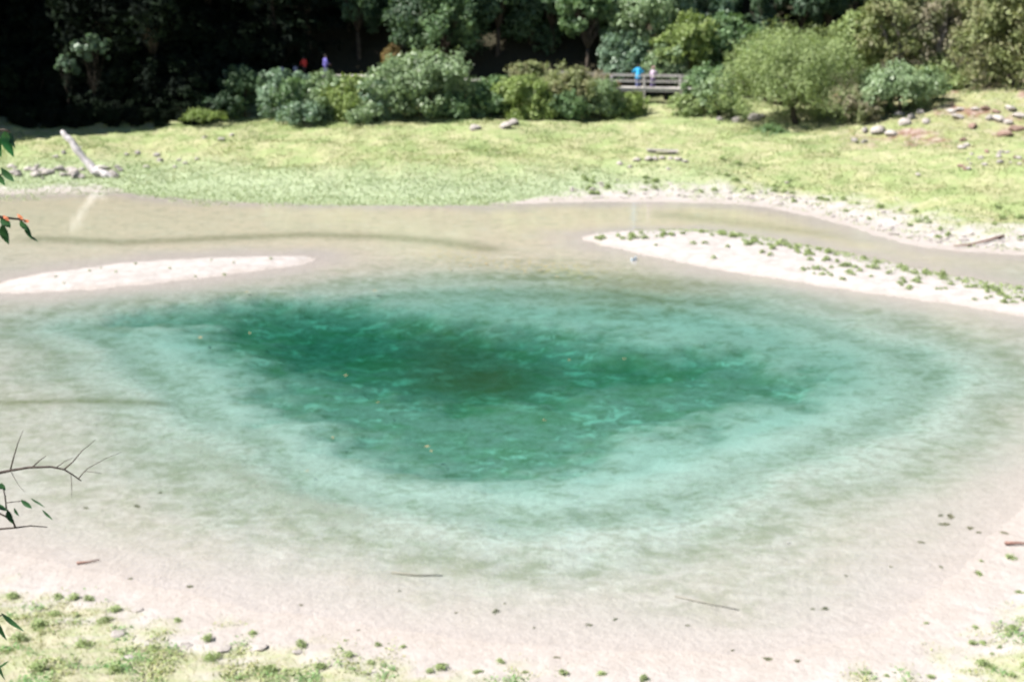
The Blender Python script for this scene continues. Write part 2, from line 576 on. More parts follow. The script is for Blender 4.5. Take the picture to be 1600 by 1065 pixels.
# dry pale marl with fine darker crumbs
sand = t.mix(t.mapr(n1, .35, .68), (.385, .36, .35), (.30, .278, .266))
crumb = t.mapr(t.noise(pos, 23.0, 3, .6), .60, .70)
lump = t.mapr(t.n('TexVoronoi', ins={'Vector': t.n('Mapping', ins={'Vector': pos, 'Scale': (.7, 1, 1)}).outputs[0], 'Scale': 3.2, 'Randomness': 1.0}).outputs['Distance'], .25, .75)
sand = t.mix(t.math('MULTIPLY', lump, .35), sand, (.27, .245, .225))
sand = t.mix(t.math('MULTIPLY', crumb, .45), sand, (.17, .15, .12))
wet = t.mix(t.mapr(n2, .3, .7), (.278, .245, .222), (.318, .285, .262))
sand = t.mix(t.math('MULTIPLY', t.attr('wet'), .75), sand, wet)
# bed: white marl, grown over with algae in drifts; some reflections tinted in
bed = t.mix(t.mapr(n5, .3, .7), (.278, .252, .225), (.335, .310, .283))
bed = t.mix(t.math('MULTIPLY', t.attr('olive'), .8), bed, (.41, .35, .25))
spk = t.math('MULTIPLY', t.mapr(t.noise(flat, 5.0, 6, .7), .56, .70), t.mapr(t.attr('depth'), .03, .12, .0, .55))
bed = t.mix(spk, bed, (.17, .165, .11))
algae_m = t.math('MULTIPLY', t.mapr(n4, .47, .66), t.mapr(t.attr('depth'), .03, .35, .38, .85))
bed = t.mix(t.math('MULTIPLY', t.attr('ring'), .8), bed, (.44, .435, .42))
bed = t.mix(t.math('MULTIPLY', algae_m, t.math('SUBTRACT', 1.0, t.math('MULTIPLY', t.attr('ring'), .55))), bed, (.155, .17, .115))
bed = t.mix(t.math('MULTIPLY', t.mapr(n3, .44, .62), t.mapr(t.attr('depth'), .25, .8, .0, .6)), bed, (.15, .225, .115))
white_m = t.math('MULTIPLY', t.math('MULTIPLY', t.mapr(t.noise(flat, 1.3, 10, .74, .5), .50, .64), t.mapr(t.noise(pos, .32, 3, .6), .36, .60, .25, 1.0)), t.mapr(t.attr('depth'), .3, .7, .15, .8))
bed = t.mix(white_m, bed, (.60, .62, .57))
bed = t.mix(t.math('MULTIPLY', t.attr('scum'), t.mapr(n4, .36, .62, .05, .6)), bed, (.18, .18, .125))
bed = t.mix(t.math('MULTIPLY', t.attr('lip'), t.mapr(n5, .35, .62, .08, .45)), bed, (.43, .425, .40))
bed = t.mix(t.math('MULTIPLY', t.attr('brown'), t.mapr(n4, .2, .6, .55, .95)), bed, (.17, .11, .05))
bed = t.mix(t.math('MULTIPLY', t.attr('trail'), t.mapr(n5, .25, .65, .35, .9)), bed, (.11, .115, .06))
bed = t.mix(t.math('MULTIPLY', t.attr('litter'), t.mapr(t.noise(pos, 5.5, 3, .6), .52, .62)), bed, (.34, .27, .13))
col = t.mix(t.mapr(t.attr('under'), .0, 1.0), sand, bed)
# earth between the grass
turf = t.mix(t.mapr(n1, .35, .65), (.245, .265, .13), (.30, .295, .175))
turf = t.mix(t.mapr(t.noise(pos, .5, 5, .6), .42, .62), turf, (.205, .25, .11))
turf = t.mix(t.mapr(t.n('SeparateXYZ', ins={0: pos}).outputs['Y'], 34.0, 36.0, .75, 0.0), turf, t.mix(t.mapr(t.noise(pos, 3.0, 5, .65), .4, .62), (.35, .325, .235), (.26, .29, .15)))
turf = t.mix(t.attr('mint'), turf, (.27, .315, .20))
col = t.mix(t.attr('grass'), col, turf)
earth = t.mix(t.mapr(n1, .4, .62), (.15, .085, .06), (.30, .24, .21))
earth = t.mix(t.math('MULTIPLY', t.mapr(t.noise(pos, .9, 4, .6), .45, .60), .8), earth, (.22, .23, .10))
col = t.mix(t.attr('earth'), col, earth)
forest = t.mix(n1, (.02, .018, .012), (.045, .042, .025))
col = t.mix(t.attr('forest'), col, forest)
bs = t.n('BsdfPrincipled', ins={'Base Color': col, 'Roughness': .9, 'Specular IOR Level': .15})
bm = t.n('Bump', ins={'Strength': .55, 'Distance': .06, 'Height': t.math('ADD', n2, t.math('MULTIPLY', n1, 2.0))})
t.t.links.new(bm.outputs[0], bs.inputs['Normal'])
M['ground'] = t.done(bs.outputs[0])

gm = mesh_np('ground', np.stack([GX, GY, GZ], -1).reshape(-1, 3), F, M['ground'], True, {
    'grass': A_grass.ravel(), 'forest': A_forest.ravel(), 'earth': A_earth.ravel(), 'olive': A_olive.ravel(),
    'mint': A_mint.ravel(), 'wet': A_wet.ravel(), 'depth': DEPTH.ravel(), 'brown': A_brown.ravel(),
    'ring': A_ring.ravel(), 'lip': A_lip.ravel(), 'scum': A_scum.ravel(), 'trail': A_trail.ravel(), 'litter': A_litter.ravel(), 'under': sstep(-.4, 4.0, GS + (nz - .5) * 2).ravel()})
tag(link('ground', gm), None, None, kind='structure')

# water: one closed body; its top is the pond surface, its sides lie inside the banks
t = NT('pond_water')
pos = t.n('NewGeometry').outputs['Position']
rp = t.n('Mapping', ins={'Vector': pos, 'Scale': (.6, 1.0, 1.0)}).outputs[0]
h1 = t.noise(rp, 2.2, 4, .6, .3)
h2 = t.noise(rp, .35, 3, .5)
bm = t.n('Bump', ins={'Strength': .15, 'Distance': .05, 'Height': t.math('ADD', h1, h2)})
gl = t.n('BsdfGlossy', ins={'Color': (1, 1, 1, 1), 'Roughness': .06, 'Normal': bm.outputs[0]})
tp = t.n('BsdfTransparent')
fr = t.n('Fresnel', ins={'IOR': 1.29, 'Normal': bm.outputs[0]})
front = t.math('SUBTRACT', 1.0, t.n('NewGeometry').outputs['Backfacing'])
mx = t.n('MixShader', ins={0: t.math('MULTIPLY', fr.outputs[0], front), 1: tp.outputs[0], 2: gl.outputs[0]})
va = t.n('VolumeAbsorption', ins={'Color': (.17, .64, .572, 1), 'Density': .92})
M['water'] = t.done(mx.outputs[0], va.outputs[0])
lo = WP.min(0) - 1.2
hi = WP.max(0) + 1.2
b = MB()
b.box(((lo[0] + hi[0]) / 2, (lo[1] + hi[1]) / 2, -2.0), (hi[0] - lo[0], hi[1] - lo[1], 4.0))
tag(link('water', b.mesh('water', M['water'])), None, None, kind='structure')


# ------------------------------------------------------------------ foliage builders
def quads(C, N, size, asp, r, name, mat, droop=0.0):
    """one rhombic leaf per centre C with normal N"""
    n = len(C)
    a = r.normal(size=(n, 3))
    a -= (a * N).sum(1, keepdims=True) * N
    a[:, 2] -= droop
    a /= np.linalg.norm(a, axis=1, keepdims=True) + 1e-9
    bb = np.cross(N, a)
    s = (size * r.uniform(.6, 1.35, n))[:, None]
    w = s * asp
    V = np.stack([C - a * s, C + bb * w, C + a * s, C - bb * w], 1)
    V[:, 1] += N * s * .15
    V[:, 3] += N * s * .15
    F = np.arange(4 * n).reshape(n, 4)
    tint = np.repeat(r.random(n), 4)
    return mesh_np(name, V.reshape(-1, 3), F, mat, False, {'tint': tint})


def crown(lobes, n, size, seed, mat, asp=.55, clumps=150, spread=.31, up=.35, droop=0.0, name='crown', low=-.75, stretch=(1, 1, 1)):
    """lobes: list of (centre, (rx, ry, rz)); leaves gather in clumps on the lobes"""
    r = np.random.default_rng(seed)
    w = np.array([(l[1][0] * l[1][1] * l[1][2]) ** (2 / 3) for l in lobes])
    w /= w.sum()
    li = r.choice(len(lobes), clumps, p=w)
    d = r.normal(size=(clumps, 3))
    d /= np.linalg.norm(d, axis=1, keepdims=True)
    d[:, 2] = np.where(d[:, 2] < low, -d[:, 2], d[:, 2])
    rad = r.uniform(.55, 1.06, clumps) ** .6
    cc = np.array([lobes[i][0] for i in li], float)
    rr = np.array([lobes[i][1] for i in li], float)
    K = cc + d * rr * rad[:, None]
    sz = rr.mean(1) * spread * r.uniform(.55, 1.5, clumps)
    pw = sz ** 2
    pw /= pw.sum()
    ki = r.choice(clumps, n, p=pw)
    g = r.normal(size=(n, 3))
    g /= np.linalg.norm(g, axis=1, keepdims=True)
    g *= (r.random(n) ** .45)[:, None]
    g *= np.array(stretch)
    C = K[ki] + g * sz[ki][:, None]
    N = d[ki] * .5 + g * .5 + r.normal(size=(n, 3)) * .55
    N[:, 2] += up
    N /= np.linalg.norm(N, axis=1, keepdims=True)
    return quads(C, N, size, asp, r, name, mat, droop)


def limbs(root, tips, r0, seed, mat, name='trunk', bend=.15, fork=.35):
    """a tapered trunk from root that splits to the tips"""
    r = random.Random(seed)
    m = MB()
    root = Vector(root)
    mean = sum((Vector(p) for p in tips), Vector()) / len(tips)
    fk = root.lerp(mean, fork)
    k = 1.0
    pts = [root + Vector((0, 0, -.25)), root, root.lerp(fk, .5) + Vector((r.uniform(-1, 1), r.uniform(-1, 1), 0)) * r0 * .6, fk]
    m.tube(pts, [r0 * 1.5, r0 * 1.15, r0 * .95, r0 * .8], 8)
    for p in tips:
        p = Vector(p)
        L_ = (p - fk).length
        q = [fk]
        for i in (1, 2, 3, 4):
            q.append(fk.lerp(p, i / 4) + Vector((r.uniform(-1, 1), r.uniform(-1, 1), r.uniform(-.3, .8))) * L_ * bend * (.6 if i < 4 else 0))
        m.tube(q, [r0 * .62, r0 * .5, r0 * .36, r0 * .22, r0 * .08], 6)
        for _ in range(2):
            a = q[r.choice((2, 3))]
            e = a + (p - fk).normalized() * L_ * .3 + Vector((r.uniform(-1, 1), r.uniform(-1, 1), r.uniform(-.2, .7))) * L_ * .25
            m.tube([a, a.lerp(e, .5) + Vector((0, 0, .05 * L_)), e], [r0 * .25, r0 * .17, r0 * .05], 5)
    return m.mesh(name, mat, True)


def plant(name, label, cat, base, lobes, n, size, seed, mat, group=None, r0=.12, bark='bark', extra=(), **kw):
    """tree or bush: Empty at the base, children trunk and crown; lobes are given relative to the base"""
    e = link(name, None, loc=base)
    e.empty_display_size = .5
    tag(e, label, cat, group)
    link('trunk', limbs((0, 0, 0), [Vector(l[0]) + Vector((0, 0, l[1][2] * .25)) for l in lobes[:9]], r0, seed, M[bark]), e)
    link('crown', crown(lobes, n, size, seed, M[mat], **kw), e)
    for (nm, lb, nn, sz, mt, kk) in extra:
        link(nm, crown(lb, nn, sz, seed + 77, M[mt], name=nm, **kk), e)
    return e


def px_lobe(x0, x1, y0, y1, Y, base, depth=1.0):
    """ellipsoid that fills a surveyed rectangle at distance Y"""
    a = Q(x0, y0, Y)
    c = Q(x1, y1, Y)
    rx = (c.x - a.x) / 2
    rz = (a.z - c.z) / 2
    m = (a + c) / 2 - Vector(base)
    return (m, (rx, rx * depth, rz))


def auto_lobes(x0, x1, y0, y1, Y, base, seed, k=7):
    """a crown of several lobes inside a surveyed rectangle"""
    r = random.Random(seed)
    m, rr = px_lobe(x0, x1, y0, y1, Y, base, .8)
    out = [(m + Vector((0, 0, -rr[2] * .12)), (rr[0] * .8, rr[1] * .75, rr[2] * .82))]
    for i in range(k):
        a = 2 * math.pi * (i + r.uniform(-.3, .3)) / k
        q = r.uniform(.38, .60)
        v = r.uniform(-.35, .42)
        s = r.uniform(.42, .58)
        out.append((m + Vector((math.cos(a) * rr[0] * q * 1.05, math.sin(a) * rr[1] * q, v * rr[2])), (rr[0] * s, rr[1] * s, rr[2] * s)))
    out.append((m + Vector((r.uniform(-.2, .2) * rr[0], 0, rr[2] * .5)), (rr[0] * .45, rr[1] * .45, rr[2] * .48)))
    return out


def bush(name, label, cat, rect, Y, n, size, seed, mat, base_px=None, ground=True, **kw):
    x0, x1, y0, y1 = rect
    bx = Q(base_px if base_px else (x0 + x1) / 2, y1, Y)
    base = Vector((bx.x, Y, gz(bx.x, Y)))
    return plant(name, label, cat, base, auto_lobes(x0, x1, y0, y1 + 4, Y, base, seed, kw.pop('k', 7)), n, size, seed, mat, **kw)


# ------------------------------------------------------------------ bushes and trees one can tell apart
bush('round_bush', 'large pale green round bush, tallest along the far edge of the meadow', 'bush', (572, 746, 74, 192), 97.5, 22000, .125, 11, 'lf_pale', r0=.16, clumps=260, spread=.28)
bush('orange_topped_shrub', 'small orange tinged shrub peeping over the left top of the round bush', 'bush', (596, 632, 70, 105), 99.5, 1600, .12, 12, 'lf_orange', r0=.05, k=4)
bush('shrub', 'blue green shrub below the walkway people in red and violet', 'bush', (394, 490, 106, 184), 98.5, 8500, .12, 13, 'lf_mint', r0=.08)
bush('shrub', 'grey green shrub between the walkway people and the yellow green shrub', 'bush', (446, 556, 112, 188), 98.0, 9000, .12, 14, 'lf_pale', r0=.08)
bush('shrub', 'yellow green shrub touching the left foot of the round bush', 'bush', (496, 604, 116, 192), 97.2, 8500, .12, 15, 'lf_yell', r0=.08)
bush('shrub', 'shrub darkened for shade at the left end of the sunlit bushes', 'bush', (345, 420, 98, 172), 100.0, 4500, .13, 16, 'lf_mid', r0=.08)  # darker leaf colour stands in for shade on this shrub
bush('shrub', 'low green shrub close to the right foot of the round bush', 'bush', (725, 808, 122, 194), 98.0, 6000, .12, 17, 'lf_green', r0=.07)
bush('shrub', 'yellowish green shrub in front of the brownish thicket', 'bush', (778, 880, 116, 192), 97.0, 8500, .12, 18, 'lf_yell', r0=.08)
bush('shrub', 'olive brown thicket right of the yellowish shrub, left of the footbridge end', 'bush', (828, 945, 98, 188), 98.5, 9500, .12, 19, 'lf_olive', r0=.08)
bush('shrub', 'brown twiggy shrub at the left end of the open footbridge railing', 'bush', (885, 955, 108, 172), 99.2, 3200, .11, 20, 'lf_brown', r0=.06)
bush('shrub', 'low green shrub under the left end of the open footbridge', 'bush', (930, 1012, 142, 188), 98.5, 3600, .12, 21, 'lf_yell', r0=.06)
bush('shrub', 'pale top of a shrub behind the yellowish shrub', 'bush', (795, 865, 94, 140), 101.5, 3400, .12, 22, 'lf_olive', r0=.07)
bush('shrub', 'green shrub at the right end of the footbridge, left of the willow', 'bush', (1062, 1138, 96, 170), 98.5, 6000, .12, 23, 'lf_green', r0=.08)
bush('tree', 'rounded blue green tree directly behind the woman in pink and the blue jacket', 'tree', (934, 1016, 44, 132), 106.0, 7500, .14, 24, 'lf_mint', r0=.13)
bush('tree', 'olive green tree behind the right half of the footbridge', 'tree', (1000, 1105, 52, 140), 107.0, 7000, .14, 25, 'lf_olive', r0=.13)
bush('tree', 'pale blue green tree at the top edge above the footbridge', 'tree', (1035, 1145, -60, 72), 108.5, 9500, .16, 26, 'lf_mint', r0=.18)
bush('tree', 'green tree at the top edge left of the footbridge', 'tree', (868, 968, -55, 66), 108.0, 9000, .16, 27, 'lf_green', r0=.18)
bush('tree', 'broad green tree at the top edge above the round bush', 'tree', (612, 775, -90, 100), 108.0, 12000, .17, 28, 'lf_mid', r0=.25, clumps=150, extra=[('sunlit_bough', [(Q(690, 40, 106.3) - Vector((Q(693, 100, 108).x, 108, 0)) - Vector((0, 0, gz(Q(693, 100, 108).x, 108))), (3.2, 1.6, 2.2))], 3500, .15, 'lf_green', dict(clumps=40))])  # one bough gets lighter leaves, sunlight put into their colour
bush('tree', 'dark green tree between the broad tree and the next green tree to its right', 'tree', (760, 900, -120, 110), 112.0, 11000, .19, 29, 'lf_mid', r0=.25, clumps=140)
bush('tree', 'mid green tree rising behind the willow crown', 'tree', (1095, 1200, 20, 130), 106.0, 7000, .15, 30, 'lf_green', r0=.14)
# the willow-like tree: low forked trunks, feathery upright crown
wb_ = Q(1243, 196, 94.5)
wbase = Vector((wb_.x, 94.5, gz(wb_.x, 94.5)))
wl_ = [px_lobe(*q, 94.5 + dy, wbase, .9) for q, dy in (((1150, 1290, 55, 165), 0), ((1110, 1190, 95, 178), 0), ((1230, 1345, 70, 160), .5), ((1170, 1250, 42, 120), .8), ((1245, 1320, 45, 120), 1.5), ((1180, 1300, 100, 185), -1.2), ((1290, 1362, 100, 170), .3), ((1108, 1170, 125, 190), -.6), ((1145, 1228, 130, 196), -1.6), ((1262, 1345, 125, 194), -1.0), ((1300, 1370, 120, 185), .6), ((1200, 1290, 120, 186), 1.6), ((1285, 1372, 140, 198), .2), ((1104, 1165, 140, 194), .2), ((1190, 1300, 90, 170), -.6), ((1225, 1300, 140, 192), 1.2), ((1180, 1330, 70, 140), .6))]
plant('willow_tree', 'feathery light green willow with low forked trunk and deep shade beneath', 'tree', wbase, wl_, 32000, .12, 40, 'lf_willow', r0=.22, asp=.3, clumps=330, spread=.38, up=.25, stretch=(.95, .95, 1.1), low=-.6)
bush('shrub', 'grey green shrub overhanging a dark hollow in the stony bank', 'bush', (1335, 1478, 98, 176), 93.0, 9000, .12, 41, 'lf_pale', r0=.1, low=-.2)
bush('shrub', 'brownish dry shrub at the right foot of the willow', 'bush', (1312, 1385, 140, 188), 92.0, 3600, .10, 42, 'lf_brown', r0=.05)
bush('tree', 'olive tree with grey boughs at the top right, left of the corner tree', 'tree', (1345, 1450, -50, 130), 99.0, 8000, .15, 43, 'lf_olive', r0=.2, bark='bark_grey')
bush('tree', 'thin tree with bare grey branches beside the corner tree', 'tree', (1425, 1515, -30, 120), 98.0, 3400, .13, 44, 'lf_brown', r0=.16, bark='bark_grey')
bush('tree', 'tall yellowish olive tree filling the top right corner', 'tree', (1495, 1660, -120, 168), 95.0, 17000, .15, 45, 'lf_olive', r0=.3, clumps=190)
bush('shrub', 'small green bush at the foot of the corner tree', 'bush', (1420, 1500, 118, 170), 96.5, 4200, .12, 46, 'lf_green', r0=.06)
bush('shrub', 'low blue green shrub on the stony slope at the right edge', 'bush', (1512, 1600, 212, 246), 86.5, 3600, .10, 47, 'lf_mint', r0=.05)
bush('shrub', 'grey green weeds at the left foot of the stony slope', 'bush', (1415, 1500, 222, 258), 87.0, 2600, .10, 48, 'lf_pale', r0=.04)
bush('shrub', 'dark green low shrub on the meadow left of the willow trunk', 'bush', (1168, 1238, 194, 226), 92.0, 2600, .10, 49, 'lf_green', r0=.04)
bush('tree', 'pale sunlit bough of a tree standing out against the dark forest at left', 'tree', (108, 176, 44, 98), 98.5, 3000, .14, 50, 'lf_mint', r0=.045, clumps=30)
bush('tree', 'faint pale bough beside the sunlit one in the dark forest', 'tree', (82, 124, 76, 118), 98.8, 1300, .13, 51, 'lf_mint', r0=.03, clumps=16)
bush('shrub', 'small rust coloured shrub in the dark under the left forest', 'bush', (198, 246, 118, 152), 101.5, 1400, .12, 52, 'lf_orange', r0=.04)

bush('shrub', 'low mint green shrub at the meadow edge under the blue green shrub', 'bush', (430, 520, 156, 192), 96.0, 3600, .11, 60, 'lf_mint', r0=.04)
bush('shrub', 'low pale shrub at the left base of the round bush', 'bush', (535, 612, 158, 194), 95.6, 3000, .11, 61, 'lf_pale', r0=.04)
bush('shrub', 'low dark green shrub at the right base of the round bush', 'bush', (660, 745, 140, 194), 96.8, 4200, .12, 62, 'lf_green', r0=.05)
bush('shrub', 'dark green filler shrub between the round bush and the yellowish shrub', 'bush', (745, 815, 118, 180), 99.5, 4200, .12, 63, 'lf_green', r0=.05)
bush('shrub', 'small yellow green shrub at the left end of the meadow bushes', 'bush', (278, 350, 170, 188), 96.5, 1500, .10, 64, 'lf_yell', r0=.03)
bush('shrub', 'green shrub dimmed for shade, left of the darkened shrub', 'bush', (300, 380, 145, 182), 98.6, 2600, .12, 65, 'lf_mid', r0=.04)  # leaf colour lowered so the shrub looks shaded
bush('tree', 'green tree at the top edge between the two pale trees above the footbridge', 'tree', (950, 1062, -40, 80), 107.5, 8500, .15, 66, 'lf_pale', r0=.16)
bush('tree', 'yellowish green tree above the right end of the footbridge', 'tree', (1020, 1120, 20, 110), 105.0, 6500, .14, 67, 'lf_yell', r0=.13)
bush('tree', 'green tree at the top edge right of the willow crown', 'tree', (1300, 1385, 10, 130), 101.0, 6500, .14, 68, 'lf_willow', r0=.13)
bush('shrub', 'pale grey green shrub left of the willow, below the footbridge end', 'bush', (1085, 1160, 110, 176), 96.5, 4500, .12, 69, 'lf_pale', r0=.06)

bush('shrub', 'pale green shrub merging the round bush with the yellow green shrub', 'bush', (560, 640, 120, 190), 96.6, 5000, .11, 160, 'lf_mint', r0=.05)
bush('shrub', 'mid green shrub between blue green and grey green shrubs', 'bush', (424, 506, 120, 180), 97.6, 5000, .11, 161, 'lf_green', r0=.05)
bush('shrub', 'pale green shrub against the left rail end of the footbridge', 'bush', (900, 975, 124, 184), 97.8, 4800, .11, 162, 'lf_pale', r0=.05)
bush('shrub', 'mint green low shrub between the yellowish shrub and the brown thicket', 'bush', (845, 920, 140, 190), 96.6, 4200, .11, 163, 'lf_green', r0=.05)
bush('shrub', 'low green shrub under the right half of the footbridge', 'bush', (1040, 1105, 146, 184), 97.6, 3000, .11, 164, 'lf_willow', r0=.04)
bush('shrub', 'dark green shrub wedged between willow and overhanging shrub', 'bush', (1330, 1400, 120, 180), 94.0, 4500, .11, 165, 'lf_green', r0=.05)
bush('tree', 'pale green tree right of the rounded blue green tree', 'tree', (1005, 1075, 66, 130), 104.5, 5000, .12, 166, 'lf_pale', r0=.1)
bush('shrub', 'olive undergrowth between the two right hand trees', 'bush', (1395, 1520, 90, 165), 97.5, 6500, .12, 167, 'lf_willow', r0=.07)
# ------------------------------------------------------------------ the forest on the slope behind (copies of a few trees)


def conifer(seed, h, n, mat):
    r = np.random.default_rng(seed)
    tz = r.random(n) ** .8
    zz = .10 + .90 * tz
    lay = np.floor(zz * 16) / 16
    ang = r.random(n) * 2 * math.pi
    az = np.round(ang / (2 * math.pi) * 9 + lay * 37) / 9 * 2 * math.pi
    ang = az + r.normal(size=n) * .22
    R = (1 - zz) ** .8 * h * .20 + .25
    q = np.sqrt(r.random(n))
    C = np.stack([np.cos(ang) * R * q, np.sin(ang) * R * q, lay * h + r.normal(size=n) * .25 - q * R * .28], 1)
    N = r.normal(size=(n, 3)) * .5
    N[:, 2] += .8
    N /= np.linalg.norm(N, axis=1, keepdims=True)
    return quads(C, N, .30, .5, r, 'crown', mat, .3)


def trunk_straight(h, r0):
    m = MB()
    m.tube([(0, 0, -1), (0, 0, .2), (.1, 0, h * .4), (0, .1, h * .95)], [r0 * 1.4, r0 * 1.1, r0 * .8, .04], 8)
    for k in range(10):
        a = k * 2.4
        z = h * (.2 + .07 * k)
        l = (1 - z / h) * h * .18
        m.tube([(0, 0, z), (math.cos(a) * l, math.sin(a) * l, z - .2)], [r0 * .25, .02], 5)
    return m.mesh('trunk', M['bark'], True)


def round_lobes(h, w, seed):
    r = random.Random(seed)
    return [(Vector((r.uniform(-.5, .5) * w, r.uniform(-.5, .5) * w, h * r.uniform(.32, .88))), (w * r.uniform(.32, .5),) * 2 + (h * r.uniform(.12, .2),)) for _ in range(9)]


protos = []
for k, (h, kind) in enumerate(((27, 'c'), (23, 'c'), (22, 'r'), (18, 'r'), (10, 'r'))):
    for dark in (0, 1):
        mt = M['lf_shade'] if dark else M['lf_mid']
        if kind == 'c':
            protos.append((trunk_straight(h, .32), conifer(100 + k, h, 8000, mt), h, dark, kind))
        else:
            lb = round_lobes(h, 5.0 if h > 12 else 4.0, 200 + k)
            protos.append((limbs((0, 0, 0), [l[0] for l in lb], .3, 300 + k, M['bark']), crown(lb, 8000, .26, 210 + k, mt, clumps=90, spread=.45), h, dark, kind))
lb = [(Vector((random.uniform(-1, 1) * 1.3, random.uniform(-1, 1) * 1.3, z_)), (1.2, 1.2, .9)) for z_ in (.5, .6, .8, 1.2, 1.6, 2.0, 2.6, 3.0)]
protos.append((limbs((0, 0, 0), [l[0] for l in lb], .08, 333, M['bark']), crown(lb, 5000, .17, 334, M['lf_shade'], clumps=60, spread=.5), 4, 1, 'r'))
SPOTS = []
r = random.Random(5)


def try_spot(x, y, d):
    for (a, b2) in SPOTS:
        if (a - x) ** 2 + (b2 - y) ** 2 < d * d:
            return False
    SPOTS.append((x, y))
    return True


def forest_tree(x, y, pi, s, label, group=None):
    tr, cr, h, dark, kind = protos[pi]
    e = link('dark_shrub' if pi == 10 else 'conifer_tree' if kind == 'c' else 'forest_tree', None, loc=(x, y, gz(x, y) - .1), rot=(0, 0, r.uniform(0, 6.28)), scale=s)
    tag(e, label, 'shrub' if pi == 10 else 'tree', group)
    link('trunk', tr, e)
    link('crown', cr, e)


# shaded forest at the left: tall and dense, down to low boughs
KN = {'c': 'conifer', 'r': 'broad tree'}
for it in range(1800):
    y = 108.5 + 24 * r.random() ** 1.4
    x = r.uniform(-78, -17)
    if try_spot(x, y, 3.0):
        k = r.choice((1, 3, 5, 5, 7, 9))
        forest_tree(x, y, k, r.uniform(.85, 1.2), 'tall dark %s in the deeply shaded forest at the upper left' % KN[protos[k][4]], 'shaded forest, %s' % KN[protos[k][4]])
for (x, y) in ((-27.6, 102.0), (-31.5, 102.6)):  # pair added to throw shade on the people at the left
    SPOTS.append((x, y))
    forest_tree(x, y, 5, 1.0, 'tall dark broad tree added for shade beside the left walkway, %s of the pair' % ('nearer to the people' if x > -30 else 'farther left'))
for it in range(400):                     # forest beside the meadow on the left, out of the picture, shading its edge
    x = r.uniform(-88, -41)
    y = r.uniform(91, 109)
    if x > -42.5 or (x > -52 and abs(y - (98.5 + .25 * (x + 33.5))) < 3.6):
        continue
    if try_spot(x, y, 3.4):
        forest_tree(x, y, r.choice((1, 3, 5)), r.uniform(1.0, 1.25), 'tall tree beside the left end of the meadow, shading the forest edge', 'trees beyond the left end')
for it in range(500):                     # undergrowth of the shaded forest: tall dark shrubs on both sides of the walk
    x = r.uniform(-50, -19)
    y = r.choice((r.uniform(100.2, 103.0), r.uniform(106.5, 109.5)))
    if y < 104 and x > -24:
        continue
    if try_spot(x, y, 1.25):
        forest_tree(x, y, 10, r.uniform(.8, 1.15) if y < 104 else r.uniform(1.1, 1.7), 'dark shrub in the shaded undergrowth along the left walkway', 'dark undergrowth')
for it in range(120):                     # low dark weeds in front of them, still in the shade
    x = r.uniform(-41, -21.5)
    y = r.uniform(95.8, 99.5) + max(0, x + 28) * .35
    if try_spot(x, y, 1.1):
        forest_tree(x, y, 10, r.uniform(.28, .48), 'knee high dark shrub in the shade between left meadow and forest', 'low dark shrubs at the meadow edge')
for it in range(500):
    y = 117 + 24 * r.random() ** 1.2
    x = r.uniform(-16, 64)
    if try_spot(x, y, 3.8):
        k = r.choice((6, 8, 4, 8, 6, 2))
        forest_tree(x, y, k, r.uniform(.6, .9), 'green %s of the forest slope behind the footbridge and willow' % KN[protos[k][4]], 'forest slope, %s' % KN[protos[k][4]])
for it in range(500):
    y = r.uniform(110.5, 118)
    x = r.uniform(-15, 50)
    if try_spot(x, y, 2.6):
        k = r.choice((6, 8, 8, 6, 8))
        forest_tree(x, y, k, r.uniform(.45, .75), 'small shady %s filling the slope behind the footbridge' % KN[protos[k][4]], 'trees filling the slope')
for it in range(160):
    y = r.uniform(142, 185)
    x = r.uniform(-75, 70)
    if try_spot(x, y, 7.0):
        forest_tree(x, y, r.choice((0, 1, 4, 5)), r.uniform(.9, 1.2), 'tree of the high forest slope mirrored in the pond', 'trees of the high slope')

